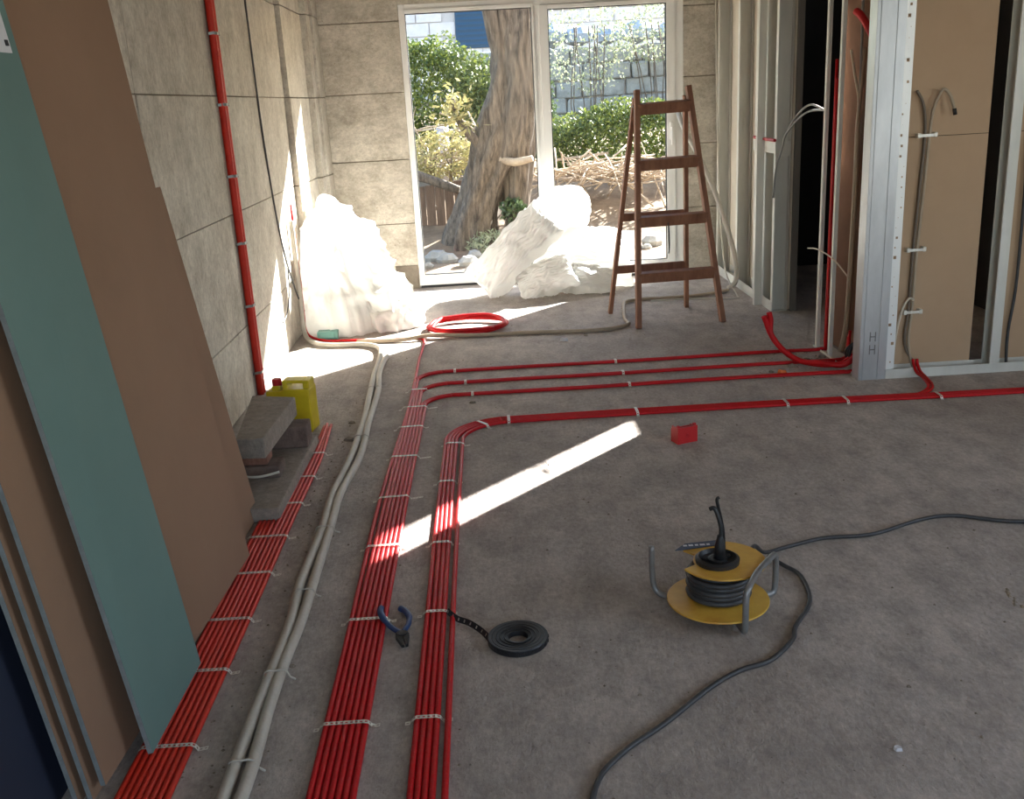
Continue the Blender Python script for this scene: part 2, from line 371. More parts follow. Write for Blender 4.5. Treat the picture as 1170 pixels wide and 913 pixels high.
cpart(MB().box(1.950, 1.954, 6.60, 7.15, 1.07, 1.145).box(1.954, 2.055, 6.612, 6.616, 1.05, 1.145), 'noggin', m_steel, pf)
cpart(MB().box(1.90, 1.904, 6.86, 6.90, 0, CEIL).box(1.904, 1.95, 6.86, 6.864, 0, CEIL), 'angle_profile', m_steel, pf)
cpart(MB().tube(smooth_path([(1.95, 7.12, 1.16), (1.945, 6.98, 1.158), (1.95, 6.62, 1.155)]), 0.011, 8), 'red_marker_strip', m_redcap, pf)

# near partition, between the doorway and the corner stud
pn = struct(empty('wall_right_near', (1.92, 5.3, 0)))
for (y, op) in ((5.57, '-y'), (5.355, '+y')):
    child(cstud(None, 1.92, y, 0.02, 0.03, 0.004, CEIL, op), pn)
cpart(MB().box(1.916, 1.919, 4.97, 5.62, 0, 0.012).box(1.919, 2.02, 4.97, 5.62, 0, 0.003), 'bottom_track', m_steel, pn)
cpart(MB().box(2.03, 2.043, 4.975, 5.62, 0.01, CEIL), 'board', mat('dark_brown_board', rgb(136, 98, 74), 0.92, var=rgb(116, 82, 60), scale=3), pn)

# front stud wall facing the camera
fw = struct(empty('wall_front_right', (2.9, 4.9, 0)))
cpart(MB().box(1.906, 1.909, 4.87, 4.96, 0, CEIL).box(1.909, 2.045, 4.868, 4.871, 0, CEIL).box(1.925, 1.929, 4.864, 4.868, 0, CEIL)
      .box(2.004, 2.010, 4.864, 4.868, 0, CEIL).box(2.045, 2.048, 4.868, 4.96, 0, CEIL), 'corner_stud', mat('bright_galvanised_steel', rgb(206, 208, 210), 0.36, 0.6, var=rgb(180, 183, 186), scale=6, stretch=(1, 1, 0.3)), fw)
# punched corner strip with real holes
def punched(x0, x1, y, z0, z1, cell, skew, th=0.002):
    b = MB(); n = int((z1 - z0) / cell)
    for i in range(n):
        za = z0 + i * cell; zc = za + cell / 2; s0 = skew * (1 - (za - z0) / (z1 - z0))
        x = (x0 + x1) / 2 + s0; hw = (x1 - x0) / 2; hr = random.choice((0.008, 0.006, 0.004, 0.002, 0.001))
        off = random.uniform(-0.012, 0.012)
        o = [(x - hw, za), (x + hw, za), (x + hw, za + cell), (x - hw, za + cell)]
        h = [(x + off - hr, zc - hr), (x + off + hr, zc - hr), (x + off + hr, zc + hr), (x + off - hr, zc + hr)]
        for yy, fl_ in ((y, 0), (y + th, 1)):
            vs_ = [(px, yy, pz) for px, pz in o + h]
            fs_ = [(k, (k + 1) % 4, 4 + (k + 1) % 4, 4 + k) for k in range(4)]
            b.add(vs_, [f[::-1] for f in fs_] if fl_ else fs_)
    return b
cpart(punched(2.052, 2.098, 4.885, 0.01, CEIL, 0.05, 0.0), 'perforated_corner_strip', mat('bright_zinc', rgb(238, 238, 236), 0.4, 0.25), fw)
cpart(MB().box(2.05, 4.4, 4.868, 4.872, 0, 0.05).box(2.05, 4.4, 4.872, 4.96, 0, 0.003).box(2.05, 4.4, 4.957, 4.96, 0, 0.05), 'bottom_track', m_steel, fw)
for (xa, xb) in ((2.05, 2.535), (2.665, 3.865), (3.875, 4.4)):
    for (za, zc) in ((0.01, 1.218), (1.221, CEIL)):
        cpart(MB().box(xa, xb, 4.962, 4.975, za, zc), 'board', m_boardR, fw)
child(cstud(None, 2.60, 4.872, 0.05, 0.09, 0.004, CEIL, '-x'), fw)
child(cstud(None, 3.20, 4.872, 0.05, 0.09, 0.004, CEIL, '-x'), fw)
child(cstud(None, 3.80, 4.872, 0.05, 0.09, 0.004, CEIL, '-x'), fw)
# the "H H" stamps on the corner stud
for z in (0.163, 0.232):
    cpart(MB().box(1.955, 1.960, 4.866, 4.868, z - 0.025, z + 0.025).box(1.982, 1.987, 4.866, 4.868, z - 0.025, z + 0.025).box(1.960, 1.982, 4.866, 4.868, z - 0.003, z + 0.003), 'stamped_mark', m_tubesteel, fw)

# ================================================================== LEANING BOARDS
def board(name, bn, bf, tn, tf, th, m, edge=None):
    """bn,bf: bottom near/far (front face), tn,tf: top near/far; thickness goes towards -X"""
    bn, bf, tn, tf = V(bn), V(bf), V(tn), V(tf)
    nrm = (bf - bn).cross(tn - bn).normalized()
    if nrm.x < 0: nrm = -nrm
    bk = -nrm * th
    r = empty(name, bn)
    a = MB(); e = 0.0006
    a.add([bn, bf, tf, tn, bn + bk * 0.06, bf + bk * 0.06, tf + bk * 0.06, tn + bk * 0.06], [(0, 1, 2, 3), (7, 6, 5, 4), (0, 4, 5, 1), (1, 5, 6, 2), (2, 6, 7, 3), (3, 7, 4, 0)])
    f = child(a.build('face_paper', m), r)
    c = MB(); k0, k1 = bk * 0.06, bk
    c.add([bn + k0, bf + k0, tf + k0, tn + k0, bn + k1, bf + k1, tf + k1, tn + k1], [(0, 1, 2, 3), (7, 6, 5, 4), (0, 4, 5, 1), (1, 5, 6, 2), (2, 6, 7, 3), (3, 7, 4, 0)])
    child(c.build('core', edge or m_core), r)
    return r
pz = 0.0345
A = board('plasterboard_sheet', (-0.954, 1.935, pz), (-0.888, 3.13, pz), (-1.235, 1.935, 2.48), (-1.13, 3.13, 2.48), 0.0125, m_brown)
tag(A, 'tall brown plasterboard sheet leaning behind the green strip, front of the stack', 'plasterboard', 'leaning plasterboard')
for i in range(13):
    t_ = i / 12; p = V((-1.0643 + 0.0545 * t_, 2.624 - 0.062 * t_ + 0.004 * math.sin(i * 2.3), 1.333 - 0.508 * t_)); u_ = V((-0.114, 0.0, 0.993)); w_ = V((0.055, 0.998, 0)); h_ = 0.012 if i < 6 else 0.005
    n_ = V((0.992, -0.055, 0.114)) * 0.001
    child(MB().hexa([p - w_ * 0.001 - u_ * h_, p + w_ * 0.001 - u_ * h_, p + w_ * 0.001 + u_ * h_, p - w_ * 0.001 + u_ * h_] + [q + n_ for q in (p - w_ * 0.001 - u_ * h_, p + w_ * 0.001 - u_ * h_, p + w_ * 0.001 + u_ * h_, p - w_ * 0.001 + u_ * h_)]).build('pencil_mark', m_brick), A)
A2 = board('plasterboard_sheet', (-0.984, 1.925, 0.001), (-0.93, 3.10, 0.001), (-1.272, 1.925, 2.48), (-1.19, 3.10, 2.48), 0.0125, m_brown)
tag(A2, 'plasterboard sheet showing only its pale edge, second in the leaning stack', 'plasterboard', 'leaning plasterboard')
A3 = board('plasterboard_sheet', (-1.012, 1.915, 0.001), (-0.97, 3.08, 0.001), (-1.312, 1.915, 2.48), (-1.29, 3.08, 2.48), 0.0125, m_brown)
tag(A3, 'plasterboard sheet with its pale edge nearest the wall, backmost of the leaning stack', 'plasterboard', 'leaning plasterboard')
Bd = board('plasterboard_offcut', (-0.99, 2.75, 0.001), (-0.948, 3.55, 0.001), (-1.155, 2.75, 1.275), (-1.132, 3.55, 1.275), 0.0125, m_brown)
tag(Bd, 'shorter brown plasterboard offcut sticking out behind the tall brown sheet', 'plasterboard', 'leaning plasterboard')
G = board('plasterboard_strip', (-0.880, 2.044, pz), (-0.872, 2.443, pz), (-1.172, 2.044, 2.4), (-1.14, 2.443, 2.4), 0.0125, m_green)
tag(G, 'narrow green moisture-resistant plasterboard strip leaning on the brown sheet', 'plasterboard', 'leaning plasterboard')
N_ = board('navy_sheet', (-1.075, 0.9, 0.001), (-1.06, 2.5, 0.001), (-1.308, 0.9, 2.0), (-1.306, 2.5, 2.0), 0.012, mat('navy_film', rgb(34, 40, 58), 0.6), bpy.data.materials['navy_film'])  # dark sheet added for the shaded gap behind the leaning stack
tag(N_, 'dark navy sheet added as the shade behind the plasterboard stack', 'sheet')
# paper label on the green strip
gx = V((-1.014, 2.30, 1.66))
gb = V((-0.876, 2.24, pz)); gt = V((-1.156, 2.24, 2.4)); gd = (gt - gb).normalized(); gw = V((0.066, 1, 0)).normalized(); gn = gw.cross(gd).normalized()
if gn.x < 0: gn = -gn
def on_green(s_, t_, o_): return gb + gd * t_ + gw * s_ + gn * o_
lab = MB().add([on_green(a, b, o) for o in (0.002, 0.003) for a, b in ((0.02, 1.64), (0.168, 1.64), (0.168, 1.95), (0.02, 1.95))], [(0, 1, 2, 3), (7, 6, 5, 4), (0, 4, 5, 1), (1, 5, 6, 2), (2, 6, 7, 3), (3, 7, 4, 0)])
child(lab.build('paper_label', m_paper), G)
child(MB().add([on_green(a, b, o) for o in (0.003, 0.006) for a, b in ((0.147, 1.655), (0.158, 1.655), (0.158, 1.668), (0.147, 1.668))], [(0, 1, 2, 3), (7, 6, 5, 4), (0, 4, 5, 1), (1, 5, 6, 2), (2, 6, 7, 3), (3, 7, 4, 0)]).build('label_staple', m_ink), G)

# ================================================================== CONDUITS
R16 = 0.0083
def wob(pts, a, seed, z=None):
    out = []
    for i, p in enumerate(pts):
        nx = noise.noise(V((p[0] * 1.3 + seed * 7.1, p[1] * 1.3, seed))) * a
        ny = noise.noise(V((p[1] * 1.3 + 40, seed * 3.7, p[0] * 1.3))) * a
        out.append((p[0] + nx, p[1] + ny, p[2]))
    return out
def dense(pts, step=0.12):
    out = []
    for i in range(len(pts) - 1):
        a = V(pts[i]); b = V(pts[i + 1]); n = max(1, int((b - a).length / step))
        for k in range(n): out.append(tuple(a + (b - a) * (k / n)))
    out.append(tuple(pts[-1])); return out
def conduit(name, pts, r, m, label, group, seg=8, sm=1, wobble=0.0, seed=0):
    pts = [tuple(p) for p in pts]
    if wobble: pts = wob(dense(pts), wobble, seed)
    if sm > 1: pts = smooth_path(pts, sm)
    o = MB().tube(pts, r, seg).build(name, m, smooth=True)
    return tag(o, label, 'conduit', group)
def arc(cx, cy, r, a0, a1, z, n=10):
    return [(cx + r * math.cos(math.radians(a0 + (a1 - a0) * i / n)), cy + r * math.sin(math.radians(a0 + (a1 - a0) * i / n)), z) for i in range(n + 1)]
D = 0.0168
# --- wide middle bundle: seven pipes; pairs peel off to the right into three cross runs
MX0 = -0.478
g_main = 'red conduits of the wide middle bundle'
for i in range(7):
    x = MX0 + i * D
    if i == 0:
        pts = [(x, 1.2, R16), (x, 2.5, R16), (x - 0.004, 3.6, R16), (x + 0.03, 4.9, R16), (x + 0.03, 5.4, R16), (-0.452, 5.8, R16), (-0.444, 6.16, R16), (-0.45, 6.34, R16), (-0.52, 6.43, R16), (-0.72, 6.42, R16), (-0.96, 6.47, R16), (-1.12, 6.5, R16), (-1.24, 6.6, 0.02), (-1.295, 6.72, 0.06), (-1.305, 6.78, 0.2), (-1.31, 6.8, 0.9)]
        o = conduit('red_conduit', pts, R16, m_red, ORD[i] + ' red conduit in the wide middle bundle, reaching the left wall', g_main, sm=5)
        continue
    run, k = (i - 1) // 2, (i - 1) % 2            # 1,2 -> far run, 3,4 -> middle, 5,6 -> near run
    ye = (5.515, 5.262, 5.025)[run] + (0.0085 if k == 0 else -0.0085)
    rb = 0.16 + (0.017 if k == 0 else 0)
    xt = x + 0.012
    pts = [(x, 1.2, R16), (x, 2.0, R16), (x, 3.0, R16), (x + 0.004, 3.9, R16), (xt, 4.5, R16)] + arc(xt + rb, ye - rb, rb, 180, 90, R16)
    xe = (1.93, 1.95, 1.97)[run]
    x0 = xt + rb
    pts += [(x0 + (xe - x0) * t, ye + 0.006 * math.sin(9 * t + run), R16) for t in (0.15, 0.35, 0.55, 0.75, 0.9)]
    if run == 0: pts += [(1.935, ye - 0.012, 0.012), (1.948, ye - 0.018, 0.06), (1.95, ye - 0.015, 0.5), (1.95, ye - 0.015, 1.62 - 0.1 * k)]
    else: pts += [(1.955, ye - 0.01, 0.012), (1.985, ye - 0.015, 0.05 + 0.02 * k), (1.99, ye - 0.02, 0.14 + 0.04 * k)]
    conduit('red_conduit', pts, R16, m_red, ORD[i] + ' red conduit in the wide middle bundle, feeding the ' + ('far', 'middle', 'near')[run] + ' cross run', g_main, sm=3)

# --- right-hand bundle: four pipes plus one a finger's width apart; all swing right
g_sec = 'red conduits of the right-hand floor bundle'
for i in range(5):
    x = -0.247 + i * D + (0.012 if i == 4 else 0)
    rb = 0.30 - i * D
    ye = 4.575 - i * D * 0.98
    pts = [(x, 1.2, R16), (x, 2.0, R16), (x + 0.002 * math.sin(i), 2.8, R16), (x, 3.5, R16), (x + 0.004, 4.0, R16)] + arc(x + 0.006 + rb, ye - rb, rb, 180, 90, R16, 12)
    x0 = x + 0.006 + rb
    if i < 2:      # these rise into the front stud wall
        ex = [(0.5, ye + 0.004, R16), (1.1, ye + 0.002, R16), (1.7, ye - 0.01, R16), (2.0, ye - 0.02, R16)] + [(2.10, ye - 0.012, R16), (2.175 + 0.012 * i, ye + 0.06, 0.02), (2.20 + 0.012 * i, ye + 0.19, 0.03), (2.20 + 0.02 * i, 4.83, 0.035), (2.205 + 0.02 * i, 4.885, 0.06), (2.205 + 0.02 * i, 4.90, 0.09)]
    else:
        ex = [(0.5, ye + 0.004, R16), (1.1, ye + 0.002 * i, R16), (1.7, ye, R16), (2.3, ye - 0.01 * (i - 2), R16), (3.0, ye - 0.02, R16)]
    conduit('red_conduit', pts + [p for p in ex if p[0] > x0 + 0.08], R16, m_red, ORD[i] + ' red conduit of the right-hand bundle' + (', set apart from its four neighbours' if i == 4 else ''), g_sec, sm=3)

# --- left bundle under the leaning boards
g_left = 'orange-red conduits along the left wall'
for i in range(8):
    x = -0.926 + i * 0.0168
    if i < 4: pts = [(x, 1.2, R16), (x, 2.0, R16), (x + 0.006, 2.8, R16), (x + 0.002, 3.2, R16), (x, 3.474, R16)]
    else: pts = [(x, 1.2, R16), (x, 2.0, R16), (x + 0.004, 2.8, R16), (x + 0.004, 3.5, R16), (x + 0.010, 4.1, R16), (x + 0.012 - 0.004 * (i - 4), 4.4, R16 + 0.004 * (i % 2)), (x + 0.014 - 0.006 * (i - 4), 4.56 + 0.02 * (i % 3), 0.018 + 0.006 * (i % 2))]
    conduit('red_conduit', pts, R16, m_red2, ORD[i] + ' orange-red conduit of the bundle under the leaning boards', g_left, sm=4)

# --- the pair of thick white conduits
g_w = 'thick white conduits'
for k in range(2):
    s_ = (k - 0.5) * 0.034
    base = [(-0.66, 1.3), (-0.652, 1.89), (-0.655, 2.065), (-0.658, 2.248), (-0.652, 2.46), (-0.645, 2.681), (-0.656, 2.941), (-0.658, 3.345), (-0.662, 3.705), (-0.64, 4.112), (-0.644, 4.615), (-0.66, 5.158), (-0.682, 5.527)]
    pts = [(x + s_ + 0.005 * math.sin(y * 6 + k * 2), y, 0.0165) for x, y in base]
    if k == 0: pts += [(-0.70, 5.95, 0.0165), (-0.735, 6.18, 0.0165), (-0.85, 6.29, 0.0165), (-1.05, 6.32, 0.0165), (-1.2, 6.43, 0.02), (-1.285, 6.62, 0.06), (-1.30, 6.70, 0.3), (-1.305, 6.72, 0.8)]
    else: pts += [(-0.668, 5.80, 0.0165), (-0.655, 5.92, 0.0165)]
    conduit('white_conduit', pts, 0.0162, m_white_c, ('left' if k == 0 else 'right') + ' one of the two thick off-white conduits snaking along the floor', g_w, sm=5, seg=10)
# clips on the pair
def band(name, cx, cy, ang, half, hgt, wd, m, label, group, cat='cable tie', tail=0.0, flat=None):
    """a thin band lying over a bundle, square to direction ang"""
    c, s_ = math.cos(ang), math.sin(ang)
    prof = [(-half - 0.012, 0.0015), (-half - 0.003, 0.003), (-half + 0.002, hgt * 0.75), (-half + 0.010, hgt), (half - 0.010, hgt), (half - 0.002, hgt * 0.75), (half + 0.003, 0.003), (half + 0.012 + tail, 0.0015)]
    b = MB(); th = 0.0015
    for i in range(len(prof) - 1):
        (a0, z0), (a1, z1) = prof[i], prof[i + 1]
        cs = []
        for zz in (0, th):
            for (aa, z_, ww) in ((a0, z0, -wd / 2), (a1, z1, -wd / 2), (a1, z1, wd / 2), (a0, z0, wd / 2)):
                cs.append((cx + aa * c - ww * s_, cy + aa * s_ + ww * c, z_ + zz))
        b.hexa(cs)
    o = b.build(name, m)
    return tag(o, label, cat, group)
for n_, (x, y, a) in enumerate([(-0.654, 1.995, 0), (-0.650, 2.38, 0), (-0.652, 2.85, 0.05), (-0.658, 3.34, 0), (-0.641, 4.37, 0.1), (-0.662, 5.2, -0.1)]):
    b = MB().tube([(x - 0.036, y, 0.012), (x - 0.03, y, 0.03), (x - 0.017, y, 0.0355), (x, y, 0.033), (x + 0.017, y, 0.0355), (x + 0.03, y, 0.03), (x + 0.038, y, 0.010), (x + 0.055, y - 0.015, 0.012)], 0.003, 6)
    tag(b.build('cable_tie', m_white_c, smooth=True), NTH[n_] + ' of the ties holding the two thick white conduits', 'cable tie', 'ties on the white conduits')

# --- perforated straps over the bundles (real punched holes)
def strap(cx, cy, half, hgt, ang, label, group, wd=0.013, t0=0.02, t1=0.03, m=None):
    c, s_ = math.cos(ang), math.sin(ang)
    L = [(-half - t0, 0.001), (-half - 0.006, 0.002), (-half + 0.001, hgt * 0.8), (-half + 0.008, hgt), (half - 0.008, hgt), (half - 0.001, hgt * 0.8), (half + 0.006, 0.002), (half + t1, 0.006)]
    seg = [0]
    for i in range(1, len(L)): seg.append(seg[-1] + math.hypot(L[i][0] - L[i - 1][0], L[i][1] - L[i - 1][1]))
    def at(d):
        for i in range(1, len(L)):
            if d <= seg[i] or i == len(L) - 1:
                t = (d - seg[i - 1]) / max(1e-6, seg[i] - seg[i - 1]); return (L[i - 1][0] + (L[i][0] - L[i - 1][0]) * t, L[i - 1][1] + (L[i][1] - L[i - 1][1]) * t)
    cell = 0.012; n = max(2, int(seg[-1] / cell)); b = MB()
    for i in range(n):
        d0 = seg[-1] * i / n; d1 = seg[-1] * (i + 1) / n; dm = (d0 + d1) / 2; hl = (d1 - d0) * 0.27; hw = wd * 0.25
        pts = [(d0, -wd / 2), (d1, -wd / 2), (d1, wd / 2), (d0, wd / 2), (dm - hl, -hw), (dm + hl, -hw), (dm + hl, hw), (dm - hl, hw)]
        for th in (0.0, 0.0012):
            vs_ = []
            for d, ww in pts:
                a, z = at(d); vs_.append((cx + a * c - ww * s_, cy + a * s_ + ww * c, z + 0.001 + th))
            fs_ = [(k, (k + 1) % 4, 4 + (k + 1) % 4, 4 + k) for k in range(4)]
            b.add(vs_, fs_ if th else [f[::-1] for f in fs_])
    return tag(b.build('perforated_strap', m or m_strap), label, 'strap', group)
HG = 0.0185
mx = MX0 + 3 * D
for n_, (y, a) in enumerate([(2.138, 0), (2.659, 0), (3.174, 0), (3.621, 0.06), (4.087, -0.03), (4.50, 0.05), (4.822, 0.0), (5.14, 0.0)]):
    strap(mx + (0.01 if y > 4 else 0), y, 0.062 - (0.012 if y > 4.9 else 0), HG, a, NTH[n_] + ' perforated steel strap across the wide middle bundle', 'straps on the wide middle bundle', t1=0.025 + 0.03 * (n_ in (3, 4, 6)))
for n_, (x, y, a, h) in enumerate([(-0.222, 2.141, 0, 0.036), (-0.222, 2.68, 0, 0.036), (-0.222, 3.172, 0, 0.036), (-0.220, 3.756, 0.0, 0.036), (-0.198, 4.221, -0.15, 0.042), (-0.07, 4.49, -0.95, 0.046)]):
    strap(x, y, h, HG, a, NTH[n_] + ' perforated steel strap across the right-hand bundle', 'straps on the right-hand bundle')
for n_, (x, y, h) in enumerate([(-0.862, 2.09, 0.07), (-0.862, 2.427, 0.07), (-0.862, 2.712, 0.07), (-0.86, 3.021, 0.07), (-0.866, 3.314, 0.074), (-0.824, 3.62, 0.036), (-0.82, 3.907, 0.036), (-0.816, 4.198, 0.034)]):
    strap(x, y, h, HG, 0.0, NTH[n_] + ' perforated strap across the orange-red bundle by the boards', 'straps on the orange-red bundle', t0=0.006)
for n_, (x, y, h, w_) in enumerate([(-0.225, 5.515, 0.022, 'left strap on the far red cross run'), (0.716, 5.518, 0.022, 'right strap on the far red cross run'), (-0.16, 5.262, 0.022, 'left strap on the middle red cross run'), (0.724, 5.265, 0.022, 'right strap on the middle red cross run'),
                                (-0.12, 5.025, 0.022, 'left strap on the near red cross run'), (0.724, 5.025, 0.022, 'right strap on the near red cross run'), (0.06, 4.545, 0.046, 'strap just past the bend of the thick red cross run'), (0.688, 4.545, 0.046, 'strap on the thick red cross run behind the red box'),
                                (1.422, 4.54, 0.046, 'strap on the thick red cross run left of the corner stud'), (1.714, 4.53, 0.046, 'strap on the thick red cross run beneath the corner stud'), (2.165, 4.51, 0.04, 'strap on the thick red cross run right of the riser')]):
    strap(x, y, h, HG, math.pi / 2, 'short perforated ' + w_, 'straps on the cross runs', t0=0.012, t1=0.012)

# --- red conduits up the left wall, with clips
g_lw = 'red conduits up the left wall'
for k in range(2):
    y = 5.295 + k * 0.040
    conduit('red_conduit', [(-1.310, y, 0.0), (-1.310, y + 0.004, 0.6), (-1.310, y - 0.004, 1.4), (-1.310, y, 2.2), (-1.310, y, 3.1)], 0.0195, m_red2, ('near' if k == 0 else 'far') + ' one of two red conduits clipped upright to the left wall', g_lw, sm=5, seg=10)
for n_, z in enumerate((0.127, 0.503, 0.843, 1.195, 1.555, 1.90, 2.3)):
    b = MB(); prof = [(5.250, -1.327), (5.268, -1.326), (5.276, -1.297), (5.288, -1.288), (5.342, -1.288), (5.354, -1.297), (5.362, -1.326), (5.385, -1.327)]
    for i in range(len(prof) - 1):
        (ya, xa), (yb, xb) = prof[i], prof[i + 1]; w_ = 0.007; t_ = 0.0015; dz = 0.004
        b.hexa([(xa, ya, z - w_), (xa + t_, ya, z - w_), (xb + t_, yb, z - w_ + dz), (xb, yb, z - w_ + dz), (xa, ya, z + w_), (xa + t_, ya, z + w_), (xb + t_, yb, z + w_ + dz), (xb, yb, z + w_ + dz)])
    tag(b.build('conduit_clip', m_tubesteel), ['lowest', 'second lowest', 'third lowest', 'fourth lowest', 'fifth lowest', 'sixth lowest', 'topmost'][n_] + ' metal clip on the red conduits of the left wall', 'clip', 'clips on the left wall')

# --- black cable hanging down the left wall
o = MB().tube(smooth_path([(-1.322, 6.19, 2.95), (-1.322, 6.205, 2.0), (-1.32, 6.24, 1.3), (-1.32, 6.40, 0.70), (-1.31, 6.66, 0.30), (-1.29, 6.92, 0.06), (-1.25, 7.0, 0.01)], 6), 0.006, 8).build('black_cable', m_cable, smooth=True)
tag(o, 'thin dark cable hanging down the left concrete wall to the floor', 'cable')
o = MB().tube(smooth_path([(-1.318, 6.48, 0.52), (-1.315, 6.44, 0.38), (-1.315, 6.28, 0.26), (-1.322, 6.15, 0.22)], 6), 0.004, 6).build('black_cable', m_cable, smooth=True)
tag(o, 'short dark cable end branching off low on the sunlit left wall', 'cable')

# --- coil of red conduit and bent red ends by the doorway
pts = []
for i in range(64):
    a = 2 * math.pi * i / 32 + 2.6; rr = 0.245 + 0.012 * math.sin(i * 0.7)
    pts.append((-0.16 + rr * 1.08 * math.cos(a), 6.67 + rr * 0.85 * math.sin(a), 0.02 + 0.018 * (i > 31) + 0.008 * math.sin(a)))
pts += [(-0.40, 6.5, 0.05), (-0.30, 6.44, 0.04), (-0.1, 6.46, 0.035), (0.02, 6.50, 0.03)]
conduit('red_conduit_coil', pts, 0.014, m_red, 'loosely coiled red conduit lying in the sun patch', None, seg=8, sm=2)
for k in range(2):
    dx = 0.028 * k
    conduit('red_conduit', [(1.965, 5.10 - 0.03 * k, 0.075), (1.90, 5.10 - 0.03 * k, 0.032), (1.80, 5.13 - 0.02 * k, 0.024 + 0.012 * k), (1.70, 5.20, 0.035), (1.62, 5.25, 0.09), (1.565, 5.29, 0.17), (1.535 + dx, 5.30, 0.25), (1.525 + dx, 5.30, 0.275 + 0.02 * k)], 0.0155, m_red,
            ('left' if k == 0 else 'right') + ' one of two red conduit ends curling up beside the doorway', 'curled-up red conduit ends', sm=6, seg=10)
conduit('red_conduit', [(1.955, 5.27, 1.84), (1.962, 5.22, 1.815), (1.972, 5.14, 1.75), (1.982, 5.07, 1.67), (1.99, 5.01, 1.5), (1.99, 5.0, 1.2)], 0.019, m_red, 'red conduit end arching out high in the stud bay beside the corner stud', None, sm=6, seg=10)

# --- beige flexible conduits by the ladder
o = conduit('white_conduit', [(1.62, 8.28, 1.42), (1.60, 7.95, 1.25), (1.66, 7.7, 1.05), (1.77, 7.6, 0.78), (1.87, 7.55, 0.47), (1.925, 7.5, 0.22), (1.915, 7.45, 0.07), (1.85, 7.40, 0.03)], 0.020, m_white_c, 'thick off-white conduit dropping from the right jamb behind the ladder', None, sm=6)
o = conduit('beige_conduit', [(1.84, 7.38, 0.016), (1.60, 7.27, 0.014), (1.33, 7.24, 0.014), (1.16, 7.25, 0.014), (1.03, 7.19, 0.016), (0.985, 7.04, 0.02), (0.93, 6.6, 0.016), (0.93, 6.45, 0.014), (0.80, 6.34, 0.014), (0.575, 6.323, 0.014), (0.227, 6.363, 0.014), (-0.10, 6.375, 0.014), (-0.40, 6.385, 0.03), (-0.62, 6.36, 0.014), (-0.9, 6.40, 0.014)],
            0.013, m_beige_c, 'thin beige conduit trailing over the floor under the ladder to the left', None, sm=6)
o = conduit('beige_conduit', [(1.92, 8.2, 2.2), (1.93, 8.15, 1.2), (1.925, 8.0, 0.5), (1.90, 7.7, 0.1), (1.86, 7.2, 0.02), (1.80, 7.05, 0.02), (1.5, 7.12, 0.02), (1.2, 7.13, 0.02)], 0.007, m_white_c, 'thin white cable along the foot of the far stud partition', None, sm=6)
o['category'] = 'cable'; o.name = 'white_cable'

# ================================================================== CABLES IN THE STUD WALLS
def wire(pts, r, m, label, group=None, name='cable'):
    return tag(MB().tube(smooth_path(pts, 6), r, 8).build(name, m, smooth=True), label, 'cable', group)
wire([(2.205, 4.90, 0.05), (2.20, 4.93, 0.10), (2.19, 4.94, 0.20), (2.199, 4.94, 0.367), (2.203, 4.94, 0.641), (2.217, 4.94, 0.95), (2.228, 4.94, 1.226), (2.237, 4.935, 1.351), (2.269, 4.92, 1.44), (2.306, 4.915, 1.409), (2.328, 4.91, 1.346)], 0.0075, m_beige_c, 'cream cable up the tan board, its free end hooked over to the right', 'cables on the tan board')
wire([(2.225, 4.90, 0.05), (2.19, 4.945, 0.12), (2.172, 4.947, 0.20), (2.184, 4.947, 0.367), (2.187, 4.947, 0.641), (2.198, 4.947, 0.95), (2.208, 4.947, 1.226), (2.19, 4.945, 1.37), (2.15, 4.94, 1.44)], 0.0075, mat('brown_cable', rgb(112, 98, 84), 0.5), 'darker cable up the tan board, its free end bending left', 'cables on the tan board')
wire([(2.20, 4.93, 0.40), (2.17, 4.92, 0.41), (2.136, 4.915, 0.352), (2.112, 4.91, 0.237), (2.100, 4.905, 0.11)], 0.006, m_wire, 'short cream cable drooping left from the lowest clip on the tan board', 'cables on the tan board')
tag(MB().tube([(2.328, 4.91, 1.348), (2.334, 4.909, 1.318)], 0.010, 8).build('cable_tip', m_black, smooth=True), 'black taped tip of the hooked cream cable', 'cable end')
for n_, (x, z) in enumerate([(2.212, 1.226), (2.196, 0.66), (2.20, 0.335)]):
    r = empty('cable_clip', (x, 4.94, z))
    child(MB().box(x - 0.035, x + 0.035, 4.926, 4.929, z - 0.007, z + 0.007).build('clip_band', m_strap), r)
    child(MB().box(x - 0.050, x - 0.032, 4.922, 4.96, z - 0.012, z + 0.012).build('screw_plate', m_strap, bevel=0.004), r)
    child(MB().box(x + 0.032, x + 0.050, 4.922, 4.96, z - 0.010, z + 0.014).build('screw_plate', m_strap, bevel=0.004), r)
    tag(r, ['top', 'middle', 'lowest'][n_] + ' metal clip holding the cables to the tan board', 'clip', 'clips on the tan board')
wire([(2.72, 4.93, 0.03), (2.72, 4.94, 0.2), (2.74, 4.94, 0.5), (2.73, 4.94, 1.2)], 0.008, m_cable, 'dark cable rising right of the second stud')
